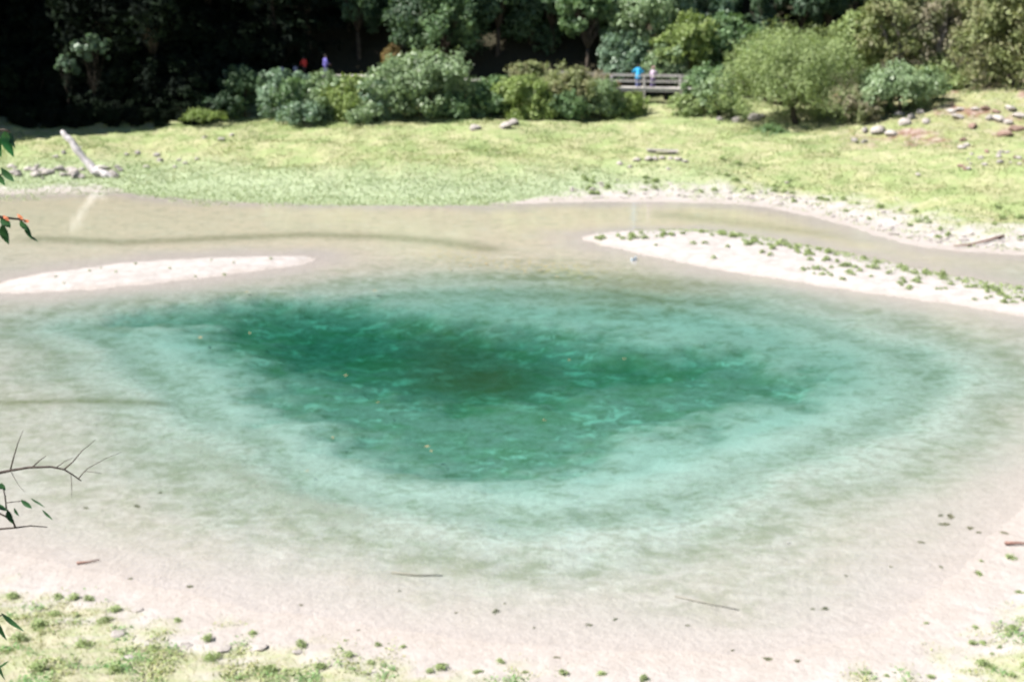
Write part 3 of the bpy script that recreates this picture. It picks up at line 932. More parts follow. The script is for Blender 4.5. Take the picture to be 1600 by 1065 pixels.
# ------------------------------------------------------------------ the boardwalk with its railing
BW = [Q(1105, 141, 101.0), Q(1064, 139.5, 101.0), Q(950, 137.5, 101.3), Q(860, 133, 102.0), Q(750, 127, 102.6), Q(560, 120, 103.6), Q(380, 118, 104.6), Q(180, 118, 105.2), Q(-30, 118, 105.6), Q(-220, 118, 106)]
bw = link('boardwalk', None, loc=BW[0])
tag(bw, 'weathered wooden boardwalk on posts with a railing, running behind the bushes', 'boardwalk')
bo = Vector(BW[0])
for a, b_ in zip(BW[:-1], BW[1:]):
    a = a - bo
    b_ = b_ - bo
    d = (b_ - a)
    L_ = d.length
    d.normalize()
    s = Vector((-d.y, d.x, 0)).normalized()
    if s.y < 0:
        s = -s
    m = MB()
    k = int(L_ / .21)
    for i in range(k):
        c = a + d * ((i + .5) * L_ / k) + s * .9
        m.bar(c - s * .9 + Vector((0, 0, r.uniform(-.004, .004))), c + s * .9, .19, .05)
    tag(link('deck_planks', m.mesh('deck_planks', M['wood']), bw), None, None, kind='stuff')
    for off in (.1, 1.7):
        m = MB()
        m.bar(a + s * off - Vector((0, 0, .13)), b_ + s * off - Vector((0, 0, .13)), .12, .20)
        link('beam', m.mesh('beam', M['wood']), bw)
    nb = max(1, round(L_ / 2.3))
    seg_px = (bo + a).x / (bo + a).y * FPX + 800
    for off in ((.05, 1.75) if seg_px > 900 else (1.75,) if seg_px < 400 else ()):
        for i in range(nb):
            p0 = a + d * (i * L_ / nb) + s * off
            p1 = a + d * ((i + 1) * L_ / nb) + s * off
            m = MB()
            g = gz(*(bo + p0).xy) - bo.z - .3
            m.bar(Vector((p0.x, p0.y, min(g, p0.z - .4))), p0 + Vector((0, 0, 1.02)), .10, .10)
            link('post', m.mesh('post', M['wood']), bw)
            for h in (.95, .5):
                m = MB()
                m.bar(p0 + Vector((0, 0, h)), p1 + Vector((0, 0, h)), .07, .09 if h > .9 else .07)
                link('rail', m.mesh('rail', M['wood']), bw)


# ------------------------------------------------------------------ people on the boardwalk
def person(label, px, Y, row_feet, face, top, legs, hairc='hair', height=1.7, hat=None, bag=None, arm=0.25, sit=0.0, stride=.12, long_top=False):
    f = Q(px, row_feet, Y)
    e = link('person', None, loc=f, rot=(0, 0, face), scale=height / 1.72)
    tag(e, label, 'person', 'people on the boardwalk')
    m = MB()
    R2 = lambda k: [x * k for x in (1, 1)]
    hip = Vector((0, 0, .90 - sit))
    sh = Vector((0, .02 + sit * .3, 1.42 - sit))
    hd = Vector((0, .05 + sit * .3, 1.60 - sit))
    legs_pts = []
    arms_pts = []
    for s in (-1, 1):
        hp = hip + Vector((s * .09, 0, 0))
        ft = Vector((s * .10, s * stride, .07))
        kn = (hp + ft) / 2 + Vector((s * .01, .04 + sit * .55, sit * .15))
        legs_pts.append((hp, kn, ft))
        s0 = sh + Vector((s * .18, 0, -.03))
        el = s0 + Vector((s * (.10 + .12 * (arm > .8)), -.02 + arm * .1, -.28 + .06 * (arm > .8)))
        wr = el + Vector((-s * .03 - s * arm * .12, .10 + arm * .3, -.22 + arm * .25))
        arms_pts.append((s0, el, wr))
    # one body: tubes and ellipsoids fused by the remesher
    m.tube([hip + Vector((0, 0, -.06)), hip + Vector((0, 0, .1)), (hip + sh) / 2, sh + Vector((0, 0, -.06)), sh + Vector((0, 0, .03))], [.13, .135, .125, .15, .07], 12)
    m.tube([sh, sh + Vector((0, .02, .10)), hd], [.06, .05, .05], 10)
    m.ball(hd + Vector((0, 0, .02)), (.078, .098, .118))
    m.ball(hd + Vector((0, .10, 0)), (.014, .022, .024))                # nose
    m.ball(hd + Vector((0, .085, -.055)), (.03, .014, .011))            # mouth
    for s in (-1, 1):
        m.ball(hd + Vector((s * .08, 0, .005)), (.012, .022, .034))     # ear
    for (hp, kn, ft) in legs_pts:
        m.tube([hp, hp.lerp(kn, .5), kn, kn.lerp(ft, .35), ft], [.085, .078, .056, .054, .036], 10)
        m.tube([ft + Vector((0, -.06, -.02)), ft + Vector((0, .06, -.03)), ft + Vector((0, .16, -.045))], [.036, .04, .024], 8)
    for s, (s0, el, wr) in zip((-1, 1), arms_pts):
        m.tube([sh + Vector((s * .10, 0, -.01)), s0, s0.lerp(el, .5), el, wr], [.06, .055, .047, .040, .027], 10)
        d = (wr - el).normalized()
        pm = wr + d * .045
        m.ball(pm, (.028, .040, .045), 10, 8)
        for k in range(4):
            o = Vector((0, (k - 1.5) * .018, 0))
            b0 = pm + d * .03 + o
            ln = (.062, .075, .07, .052)[k]
            m.tube([b0, b0 + d * ln * .6 + Vector((-s * .008, 0, 0)), b0 + d * ln + Vector((-s * .02, 0, -.005))], [.011, .010, .008], 6)
        th = pm + Vector((0, .03, 0))
        m.tube([th, th + d * .035 + Vector((0, .022, 0)), th + d * .065 + Vector((-s * .006, .026, 0))], [.012, .011, .008], 6)
    bo_ = link('body', m.mesh('body', M['skin'], True), e)
    md = bo_.modifiers.new('fuse', 'REMESH')
    md.mode = 'VOXEL'
    md.voxel_size = .011
    md.use_smooth_shade = True
    # eyes
    m = MB()
    for s in (-1, 1):
        m.ball(hd + Vector((s * .032, .088, .03)), (.012, .010, .008), 8, 6)
    link('eyes', m.mesh('eyes', M['hair'], True), e)
    # hair
    m = MB()
    m.ball(hd + Vector((0, -.018, .045)), (.092, .104, .105), 14, 9)
    m.ball(hd + Vector((0, -.05, -.03)), (.07, .05, .10), 12, 8)
    link('hair', m.mesh('hair', M[hairc], True), e)
    # shirt or jacket: torso and sleeves
    m = MB()
    lo_ = -.16 if long_top else -.04
    m.tube([hip + Vector((0, 0, lo_)), hip + Vector((0, 0, .1)), (hip + sh) / 2, sh + Vector((0, 0, -.08)), sh + Vector((0, 0, .0)), sh + Vector((0, .01, .055))], [.18 + .05 * long_top, .168 + .03 * long_top, .165 + .02 * long_top, .185, .14, .065], 14)
    for s, (s0, el, wr) in zip((-1, 1), arms_pts):
        m.tube([sh + Vector((s * .08, 0, -.03)), s0, s0.lerp(el, .5), el, el.lerp(wr, .9)], [.085, .082, .072, .062, .045], 10)
    j = link('top', m.mesh('top', cloth('cloth_top', top), True), e)
    md = j.modifiers.new('fuse', 'REMESH')
    md.mode = 'VOXEL'
    md.voxel_size = .018
    md.use_smooth_shade = True
    m = MB()
    for (hp, kn, ft) in legs_pts:
        m.tube([hip + Vector((hp.x * .6, 0, .06)), hp, hp.lerp(kn, .5), kn, ft + Vector((0, 0, .03))], [.12, .108, .098, .078, .062], 10)
    j = link('trousers', m.mesh('trousers', cloth('cloth_trousers', legs), True), e)
    md = j.modifiers.new('fuse', 'REMESH')
    md.mode = 'VOXEL'
    md.voxel_size = .018
    md.use_smooth_shade = True
    for (hp, kn, ft) in legs_pts:
        m = MB()
        m.tube([ft + Vector((0, -.09, -.03)), ft + Vector((0, .02, -.025)), ft + Vector((0, .19, -.045))], [.042, .048, .026], 10)
        link('shoe', m.mesh('shoe', M['shoe'], True), e)
    if hat:
        m = MB()
        m.ball(hd + Vector((0, -.005, .085)), (.10, .112, .075), 14, 8)
        m.tube([hd + Vector((0, 0, .065)), hd + Vector((0, 0, .08))], [.185, .15], 18)
        link('hat', m.mesh('hat', cloth('cloth_hat', hat), True), e)
    return e


deck = 138
person('person in a bright blue jacket with elbows out, leaning at the footbridge railing', 997, 101.75, 138.2, 0.1, (.05, .36, .64), (.18, .20, .38), height=1.85, arm=.9, long_top=True, stride=.03)
person('person in a pink sun hat and pale top beside the blue jacket', 1020, 101.9, 138.5, -.3, (.52, .42, .52), (.17, .14, .25), hat=(.55, .36, .34), height=1.66, arm=.6)
person('small person in lilac at the left end of the open railing', 956, 102.2, 137.8, 1.2, (.42, .36, .46), (.30, .26, .36), height=1.12, arm=.4)
person('person in a red top on the walkway at left, in front of dark forest', 476, 104.3, 120.5, .8, (.62, .06, .05), (.05, .035, .035), arm=.5, height=1.62)
person('person in violet blue looking down, rightmost on the left walkway', 509, 104.4, 120.4, -1.1, (.17, .15, .46), (.13, .11, .30), arm=.5, height=1.72)
person('child in pale lilac left of the red top, just above the shrubs', 462, 103.6, 120.8, .5, (.33, .32, .45), (.2, .2, .3), height=.98)
person('child in whitish lilac, leftmost above the shrubs', 441, 103.5, 121.0, .2, (.48, .44, .56), (.2, .2, .3), height=.92)
# the orange rucksack hangs beside the small person
rp_ = Q(965, 129, 101.55)
m = MB()
m.ball((0, 0, .18), (.16, .11, .20), 12, 9)
m.tube([(0, -.1, .05), (0, -.14, .12), (0, -.1, .22)], [.07, .08, .06], 8)
m.tube([(-.08, .09, .05), (-.08, .16, .2), (-.08, .08, .34)], [.015, .015, .015], 6)
m.tube([(.08, .09, .05), (.08, .16, .2), (.08, .08, .34)], [.015, .015, .015], 6)
o = link('rucksack', m.mesh('rucksack', cloth('orange_cloth', (.62, .24, .08)), True), loc=Vector((rp_.x, rp_.y, Q(965, 137.7, 101.55).z + .05)), scale=1.35)
tag(o, 'small orange rucksack on the footbridge next to the small lilac person', 'rucksack')


# ------------------------------------------------------------------ stones
def stone_mesh(seed, mat):
    r = np.random.default_rng(seed)
    m = MB()
    m.ball((0, 0, 0), (1, 1, 1), 10, 7)
    V = np.array(m.v)
    for _ in range(7):
        d = r.normal(size=3)
        d /= np.linalg.norm(d)
        c = r.uniform(.5, .85)
        q = V @ d
        V -= np.outer(np.maximum(q - c, 0) * .9, d)
    V += r.normal(size=V.shape) * .03
    V *= np.array([1, r.uniform(.65, .95), r.uniform(.5, .75)])
    m.v = [tuple(p) for p in V]
    return m.mesh('stone', M[mat], False)


ST = {k: [stone_mesh(i * 7 + j, k) for i in range(4)] for j, k in enumerate(('stone', 'stone_grey', 'stone_brown'))}


def stone(px, py, wpx, mat, label, group=None, name='stone', cat='stone', flatten=1.0):
    p = grid_hit(px, py)
    s = wpx / 2 / FPX * p.length
    o = link(name, r.choice(ST[mat]), loc=p + Vector((0, 0, s * .22 * flatten)), rot=(r.uniform(-.2, .2), r.uniform(-.2, .2), r.uniform(0, 6.28)), scale=(s, s, s * flatten))
    return tag(o, label, cat, group)


for (x, y, w, m_) in ((1372, 208, 26, 'stone'), (1392, 212, 20, 'stone'), (1405, 182, 18, 'stone'), (1425, 186, 20, 'stone_grey'), (1438, 178, 16, 'stone_grey'), (1446, 192, 15, 'stone'), (1412, 194, 24, 'stone'), (1352, 206, 16, 'stone_grey'), (1335, 222, 15, 'stone_grey'), (1350, 224, 14, 'stone_grey')):
    stone(x, y, w, m_, 'pale angular stone below the dark hollow under the grey green shrub', 'stones under the hollow')
for (x, y, w, m_) in ((1486, 176, 18, 'stone'), (1500, 173, 16, 'stone'), (1497, 186, 26, 'stone'), (1524, 172, 14, 'stone'), (1545, 186, 20, 'stone_grey'), (1560, 188, 24, 'stone'), (1580, 172, 22, 'stone'), (1592, 184, 22, 'stone'), (1574, 192, 18, 'stone'), (1540, 172, 18, 'stone_brown'), (1556, 176, 16, 'stone_brown'), (1520, 200, 20, 'stone_brown'), (1590, 204, 28, 'stone_brown'), (1570, 212, 26, 'stone_brown')):
    stone(x, y, w, m_, 'stone on the upper stony bank beneath the corner tree', 'stones of the upper bank', flatten=.8)
for (x, y, w, m_) in ((1503, 232, 14, 'stone'), (1510, 228, 12, 'stone'), (1505, 220, 14, 'stone_brown')):
    stone(x, y, w, m_, 'small pale stone beside the low blue green shrub', 'stones by the blue green shrub')
for k in range(26):
    x = r.uniform(1500, 1640)
    y = 240 + r.uniform(0, 26) - (x - 1500) * .06
    stone(x, y, r.uniform(6, 14), r.choice(('stone', 'stone_grey', 'stone', 'stone_brown')), 'pale stone in the scree below the low blue green shrub', 'scree at the right edge')
for (x, y, w) in ((743, 202, 20), (792, 200, 26), (803, 194, 20), (1125, 188, 14), (1152, 190, 22), (1178, 188, 26), (1190, 184, 16)):
    stone(x, y, w, r.choice(('stone', 'stone_grey')), 'pinkish grey boulder at the foot of the bushes', 'boulders at the foot of the bushes')
stone(1435, 274, 9, 'stone', 'single small white stone alone in the right meadow')
for (x, y, w) in ((320, 216, 10), (346, 220, 13), (362, 212, 9), (245, 244, 12), (250, 252, 12), (273, 262, 9), (308, 250, 9), (290, 256, 10), (198, 242, 9), (215, 240, 10), (88, 246, 12), (100, 240, 10), (230, 262, 12), (280, 252, 10)):
    stone(x, y, w, r.choice(('stone', 'stone_grey', 'stone')), 'small pale stone in the grass right of the leaning dead trunk', 'stones in the left meadow')
for k in range(46):
    x = r.uniform(-60, 190)
    y = 268 + r.uniform(-8, 12) + max(0, 60 - x) * .04
    stone(x, y, r.uniform(7, 20), r.choice(('stone', 'stone', 'stone_grey')), 'pale stone in the stony strip around the foot of the dead trunk', 'stones of the left shore strip')
for k in range(130):                                  # the white cobbles along the far right shore
    x = r.uniform(880, 1620)
    e_ = np.interp(x, [880, 1000, 1150, 1250, 1330, 1430, 1520, 1620], [312, 311, 313, 327, 349, 379, 387, 393])
    y = e_ - abs(r.gauss(0, 1)) * 11 - 1
    stone(x, y, r.uniform(5, 12), 'stone', 'small white cobble on the far shore strip at right', 'cobbles of the far shore', flatten=.7)
for (x, y, w) in ((995, 252, 14), (1012, 250, 16), (1023, 249, 11), (1035, 249, 13), (1047, 249, 12), (1060, 251, 16), (1070, 254, 12), (1044, 265, 9), (968, 257, 12), (984, 262, 10)):
    stone(x, y, w, 'stone', 'white stone in the row below the flat pale slab', 'stones below the slab')
# flat slab
p = grid_hit(1035, 240)
m = MB()
m.box((0, 0, .22), (2.1, .65, .10), 0)
m.v = [(a + r.uniform(-.08, .08), b2 + r.uniform(-.06, .06), c + r.uniform(-.015, .015)) for a, b2, c in m.v]
sl = link('stone_slab', m.mesh('stone_slab', M['stone']), loc=p, rot=(0, .02, .03))
tag(sl, 'flat pale stone slab lying in the far meadow above a row of stones', 'stone')
for sx in (-.7, .7):
    m = MB()
    m.box((sx, 0, .06), (.4, .5, .24))
    link('support', m.mesh('support', M['stone_grey']), sl)

# ------------------------------------------------------------------ dead trunk leaning over the water on the left
b0 = grid_hit(163, 276)
tp_ = Q(96, 205, b0.y + .6)
m = MB()
pts = [b0 + Vector((.9, -.2, -.12)), b0 + Vector((.1, 0, .12)), b0.lerp(tp_, .18) + Vector((-.18, 0, -.12)), b0.lerp(tp_, .5) + Vector((-.12, 0, -.08)), b0.lerp(tp_, .8), tp_]
pts = [q - b0 for q in pts]
fine, rad_ = [], []
for i in range(len(pts) - 1):
    for k in range(4):
        f_ = k / 4
        fine.append(pts[i].lerp(pts[i + 1], f_) + Vector((r.gauss(0, .03), r.gauss(0, .03), r.gauss(0, .02))))
        rad_.append(([.12, .30, .27, .23, .20, .13][i] * (1 - f_) + [.12, .30, .27, .23, .20, .13][i + 1] * f_) * r.uniform(.84, 1.14))
m.tube(fine + [pts[-1]], rad_ + [.09], 10)
o = link('dead_trunk', m.mesh('dead_trunk', M['drift'], True), loc=b0)
tag(o, 'bleached grey dead trunk leaning up from the left far shore', 'dead tree')
for (a, dv, rr) in ((0.2, (.7, -.3, .15), .09), (.1, (-.5, -.35, -.02), .10), (.62, (.35, -.1, .12), .05)):
    q = Vector((0, 0, 0)).lerp(tp_ - b0, a)
    m = MB()
    m.tube([q, q + Vector(dv) * .5 + Vector((0, 0, .03)), q + Vector(dv)], [rr, rr * .8, rr * .3], 7)
    link('branch_stub', m.mesh('branch_stub', M['drift'], True), o)


# ------------------------------------------------------------------ sticks
def stick(pts, w, mat, label, lift=.02, cat='stick'):
    W_ = [grid_hit(x, y) for x, y in pts]
    o0 = W_[0]
    rr = w / FPX * o0.length / 2
    m = MB()
    m.tube([q - o0 + Vector((0, 0, lift + rr)) for q in W_], [rr * (1 - .6 * i / (len(W_) - 1)) for i in range(len(W_))], 6)
    q0, q1 = m.v[0], m.v[-1]
    o = link('stick', m.mesh('stick', M[mat], True), loc=o0)
    return tag(o, label, cat)


stick([(1568, 372), (1540, 380), (1515, 386), (1490, 388)], 4, 'twig_red', 'thin reddish branch lying on the far right shore', .05, 'branch')
stick([(612, 893), (650, 896), (692, 897)], 4, 'stick', 'dark straight stick under the shallow water near the front shore', .0)
stick([(1055, 930), (1100, 940), (1155, 952)], 3.5, 'stick', 'long thin stick lying in the shallows right of the middle', .0)
stick([(1570, 852), (1590, 852), (1620, 854)], 6, 'twig_red', 'short reddish stick at the right edge of the near sand', .02)
stick([(120, 882), (138, 880), (156, 877)], 4, 'twig_red', 'small brown twig on the wet sand at the lower left', .01)


# ------------------------------------------------------------------ grass: the mass of the meadow, then single tufts
def blades(px, py, h, w, mat, seed, name, lean=.5, per=1):
    n = len(px)
    rr = np.random.default_rng(seed)
    pz = ground_z(px, py)
    a = rr.random(n) * 2 * math.pi
    ln = rr.random(n) * lean
    hh = h * rr.uniform(.5, 1.4, n)
    ww = w * rr.uniform(.6, 1.3, n)
    dx, dy = np.cos(a), np.sin(a)
    b = rr.random(n) * 2 * math.pi
    sx, sy = np.cos(b), np.sin(b)
    B = np.stack([px, py, pz - .02], 1)
    S = np.stack([sx * ww, sy * ww, np.zeros(n)], 1)
    T = np.stack([dx * hh * ln, dy * hh * ln, hh], 1)
    Mid = T * .55
    Mid[:, 2] = hh * .62
    V = np.stack([B - S, B + S, B + Mid + S * .8, B + T, B + Mid - S * .8], 1)
    F = np.arange(5 * n).reshape(n, 5)
    return mesh_np(name, V.reshape(-1, 3), F, mat, False, {'tint': np.repeat(rr.random(n), 5)})


def scatter(n, x0, x1, y0, y1, seed, dens):
    rr = np.random.default_rng(seed)
    x = rr.uniform(x0, x1, n)
    y = rr.uniform(y0, y1, n)
    keep = rr.random(n) < dens(x, y)
    return x[keep], y[keep]


GR = lambda x, y: ground_z(x, y, A_grass)
NOTF = lambda x, y: 1 - ground_z(x, y, A_earth) * .75
x, y = scatter(230000, -44, 46, 58, 103, 61, lambda x, y: GR(x, y) * NOTF(x, y) * (.25 + .75 * sstep(.38, .62, fbm(x, y, .45, 71))) * (1 - ground_z(x, y, A_mint) * .6))
tag(link('meadow_grass', blades(x, y, .085, .04, M['grass'], 62, 'meadow_grass', .9)), 'yellow green meadow grass covering the far bank', 'grass', kind='stuff')
x, y = scatter(80000, -40, 16, 72, 92, 63, lambda x, y: np.clip(GR(x, y) + .5 * (ground_z(x, y, GS) < 3.4 * vnoise(x, y, .5, 5) ** 1.5) * (x < 0), 0, 1) * ground_z(x, y, A_mint) * .9 * (y > 72))
tag(link('waterside_grass', blades(x, y, .09, .035, M['grass_mint'], 64, 'waterside_grass', .9)), 'pale mint green short grass along the far water edge', 'grass', kind='stuff')


x, y = scatter(120000, -36, 42, 78, 101, 94, lambda x, y: GR(x, y) * sstep(.52, .64, fbm(x, y, .33, 95)) * sstep(.40, .6, fbm(x, y, 1.7, 96)) * sstep(79, 86, y))
rr = np.random.default_rng(97)
C = np.stack([x, y, ground_z(x, y) + rr.random(len(x)) ** 1.3 * .22], 1)
N = rr.normal(size=(len(x), 3)) * .6
N[:, 2] += .7
N /= np.linalg.norm(N, axis=1, keepdims=True)
tag(link('meadow_weeds', quads(C, N, .07, .4, rr, 'meadow_weeds', M['mweed'])), 'taller green weeds in loose patches over the far meadow', 'ground cover', kind='stuff')


def cover_d(x, y):
    return GR(x, y) * sstep(.47, .62, fbm(x, y, 1.5, 73)) * (y < 40)


x, y = scatter(420000, -14, 22, 17.5, 30, 65, cover_d)
rr = np.random.default_rng(66)
C = np.stack([x, y, ground_z(x, y) + rr.random(len(x)) ** 1.5 * .07], 1)
N = rr.normal(size=(len(x), 3)) * .5
N[:, 2] += .9
N /= np.linalg.norm(N, axis=1, keepdims=True)
tag(link('low_weeds', quads(C, N, .032, .5, rr, 'low_weeds', M['cover'])), 'low yellow green weeds spreading over the sand at the bottom', 'ground cover', kind='stuff')


x, y = scatter(290000, -14, 22, 17.5, 30, 68, lambda x, y: GR(x, y) * (.3 + .7 * sstep(.4, .6, fbm(x, y, .9, 75))) * (y < 40))
tag(link('dry_grass', blades(x, y, .07, .006, M['straw'], 69, 'dry_grass', 1.0)), 'fine straw coloured grass between the low weeds at the bottom', 'grass', kind='stuff')


def tuft_mesh(seed, n, R, h, mat, w=.012, leafy=True):
    rr = np.random.default_rng(seed)
    a = rr.random(n) * 2 * math.pi
    q = np.sqrt(rr.random(n)) * R
    out = rr.uniform(.2, 1.0, n)
    B = np.stack([np.cos(a) * q, np.sin(a) * q, np.full(n, -.02)], 1)
    hh = h * rr.uniform(.5, 1.3, n) * (1 - .45 * q / R)
    b = a + rr.normal(size=n) * .7
    T = np.stack([np.cos(b) * hh * out, np.sin(b) * hh * out, hh], 1)
    s = rr.random(n) * 2 * math.pi
    S = np.stack([np.cos(s), np.sin(s), np.zeros(n)], 1) * (w * rr.uniform(.6, 1.4, n))[:, None]
    Mi = T * .55
    Mi[:, 2] = hh * .68
    V = np.stack([B - S * .6, B + S * .6, B + Mi + S, B + T, B + Mi - S], 1)
    return mesh_np('grass_tuft', V.reshape(-1, 3), np.arange(5 * n).reshape(n, 5), M[mat], False, {'tint': np.repeat(rr.random(n), 5)})


def mound_mesh(seed, n, R, h, mat, size):
    rr = np.random.default_rng(seed)
    k = 7
    a0 = rr.random(k) * 6.28
    q0 = rr.random(k) ** .6 * R * .55
    cc = np.stack([np.cos(a0) * q0, np.sin(a0) * q0], 1)
    ki = rr.integers(0, k, n)
    xy = cc[ki] + rr.normal(size=(n, 2)) * R * .22
    d = np.hypot(xy[:, 0], xy[:, 1]) / R
    z = np.clip(1 - d ** 2, .05, 1) * h * rr.random(n) ** .6 * (.6 + .8 * rr.random(k))[ki]
    N = rr.normal(size=(n, 3)) * .6
    N[:, :2] += xy / R * .3
    N[:, 2] += 1.1
    N /= np.linalg.norm(N, axis=1, keepdims=True)
    return quads(np.concatenate([xy, z[:, None]], 1), N, size, .42, rr, 'grass_tuft', M[mat])


TU = [mound_mesh(500 + k, 130, .26, .17, 'tuft', .05) for k in range(6)]
TN = [mound_mesh(520 + k, 220, .20, .10, 'tuft', .024) for k in range(6)]
WD = [mound_mesh(540 + k, 160, .30, .05, 'weed', .045) for k in range(5)]


def tuft(px, py, wpx, label, group, near=False):
    p = grid_hit(px, py)
    s = wpx / FPX * p.length / (.44 if near else .56)
    o = link('grass_tuft', r.choice(TN if near else TU), loc=p, rot=(0, 0, r.uniform(0, 6.28)), scale=(s * r.uniform(.95, 1.35), s * r.uniform(.7, 1.2), s * r.uniform(.8, 1.2)))
    tag(o, label, 'grass tuft', group)


def weed(px, py, wpx, label, group):
    p = grid_hit(px, py)
    s = wpx / FPX * p.length / .62
    o = link('weed_clump', r.choice(WD), loc=p, rot=(0, 0, r.uniform(0, 6.28)), scale=(s, s * .8, s))
    tag(o, label, 'weed clump', group)


cnt = 0
while cnt < 145:
    x = r.uniform(930, 1640)
    top = np.interp(x, [905, 1010, 1100, 1180, 1260, 1350, 1450, 1640], [372, 361, 360, 370, 384, 402, 424, 458])
    bot = np.interp(x, [905, 950, 1000, 1080, 1180, 1280, 1380, 1500, 1640], [373, 384, 395, 412, 430, 446, 459, 476, 500])
    f = abs(r.gauss(0, .22)) + (.0 if x < 1250 else r.random() * .5) * (r.random() < .6)
    if f > .85 or r.random() > .35 + (x - 930) / 500 or bot - top < 8:
        continue
    tuft(x, top + 2 + f * (bot - top), r.uniform(8, 20) * (1.15 - .5 * f), 'small green grass tuft on the white sandbar at the right', 'tufts of the right sandbar')
    cnt += 1
def fringe_d(x, y):
    q = ground_z(x, y, G2)
    bar_ = (q > .2) * (1 - sstep(.7, 1.8 + 2.2 * sstep(12, 26, x), q)) * (y > 42) * (x > 6)
    up_ = ground_z(x, y + .6, G2) < q
    shore_ = (ground_z(x, y, GS) < -.5) * (y > 58) * (x > 2) * (1 - GR(x, y)) * (q < -.8) * .3
    return np.clip(bar_ * up_ * sstep(.34, .52, fbm(x, y, 1.1, 91)) + shore_ * sstep(.44, .56, fbm(x, y, 1.1, 91)), 0, 1)


x, y = scatter(220000, 2, 40, 44, 90, 92, fringe_d)
rr = np.random.default_rng(93)
C = np.stack([x, y, ground_z(x, y) + rr.random(len(x)) ** 1.5 * .10], 1)
N = rr.normal(size=(len(x), 3)) * .6
N[:, 2] += .7
N /= np.linalg.norm(N, axis=1, keepdims=True)
tag(link('shore_weeds', quads(C, N, .055, .45, rr, 'shore_weeds', M['tuft'])), 'patchy green weeds along the right sandbar and the far pale shore', 'ground cover', kind='stuff')
for (x, y) in ((182, 425), (100, 443), (212, 413), (265, 420), (366, 411), (305, 433), (350, 430), (88, 433), (140, 424), (330, 407), (424, 405), (158, 419)):
    tuft(x, y, r.uniform(5, 9), 'tiny dark plant on the white sandbar at the left', 'plants of the left sandbar')
cnt = 0
while cnt < 80:
    x = r.uniform(880, 1640)
    e_ = np.interp(x, [880, 1000, 1150, 1250, 1330, 1430, 1520, 1640], [310, 306, 308, 322, 344, 374, 381, 389])
    y = e_ - abs(r.gauss(0, 1)) * (17 + (x - 880) * .02) - 4
    tuft(x, y, r.uniform(8, 19), 'green grass tuft between the white cobbles of the far shore', 'tufts of the far shore')
    cnt += 1
for (x, y, w) in ((1578, 872, 26), (1530, 898, 20), (1533, 878, 12), (1592, 926, 18), (1583, 984, 34), (1575, 992, 22), (1524, 980, 20), (1520, 1006, 26), (1535, 1005, 20), (1550, 1023, 12), (1535, 1040, 34), (1548, 1042, 22), (1562, 1012, 14), (1448, 975, 14), (1385, 1057, 18), (1358, 1052, 12), (1455, 1058, 22), (1580, 1055, 26), (1602, 1040, 26)):
    tuft(x, y, w, 'low green tuft on the pale sand at the lower right corner', 'tufts of the lower right sand', True)
for (x, y, w) in ((90, 935, 30), (115, 936, 36), (138, 938, 26), (20, 934, 34), (277, 970, 20), (180, 955, 34), (160, 972, 36), (85, 960, 30), (325, 1000, 40), (60, 978, 40), (395, 990, 26), (240, 1015, 40), (470, 1010, 36), (130, 1010, 46), (30, 1000, 46), (330, 1030, 46), (590, 1010, 22), (580, 1035, 24), (690, 1045, 44), (672, 1050, 30), (782, 1035, 28), (630, 1012, 18), (545, 1025, 30), (500, 1045, 36), (820, 1052, 16), (940, 1054, 24), (880, 1055, 34), (1005, 1062, 30), (420, 1050, 44), (62, 1045, 50), (180, 1050, 50), (745, 1052, 24)):
    tuft(x, y, w, 'low green weed tuft among the yellow green cover at the bottom', 'tufts of the bottom cover', True)
for (x, y, w) in ((1484, 806, 24), (1475, 818, 22), (1440, 846, 16), (1270, 950, 12), (1290, 951, 20), (1470, 886, 12), (1470, 804, 14), (1528, 895, 20), (1515, 825, 18), (1530, 832, 14), (1570, 833, 18), (1322, 898, 10), (1392, 884, 10)):
    weed(x, y, w, 'dark weedy clump in the clear shallows at the right', 'weed clumps at the right')
for (x, y, w) in ((215, 788, 18), (133, 792, 14), (625, 922, 10), (775, 955, 24), (788, 942, 10), (713, 956, 10), (920, 977, 18), (962, 966, 14), (835, 980, 10), (1075, 975, 14), (870, 1028, 16), (295, 918, 18), (205, 905, 14), (250, 765, 12), (560, 985, 10), (1145, 1015, 12), (1200, 1030, 22), (1245, 1034, 18), (470, 945, 12)):
    weed(x, y, w, 'small dark weedy clump in the pale shallows of the front shore', 'weed clumps of the front')
stone(1232, 845, 9, 'stone', 'single white pebble under the clear shallows, right of the middle', flatten=.6)
for (x, y, w) in ((183, 990, 30), (350, 1015, 34), (400, 1012, 40), (198, 1030, 24), (290, 1010, 26), (465, 1020, 24), (215, 955, 22)):
    stone(x, y, w, 'stone', 'flat pale stone among the weeds at the lower left', 'stones among the weeds', flatten=.35)

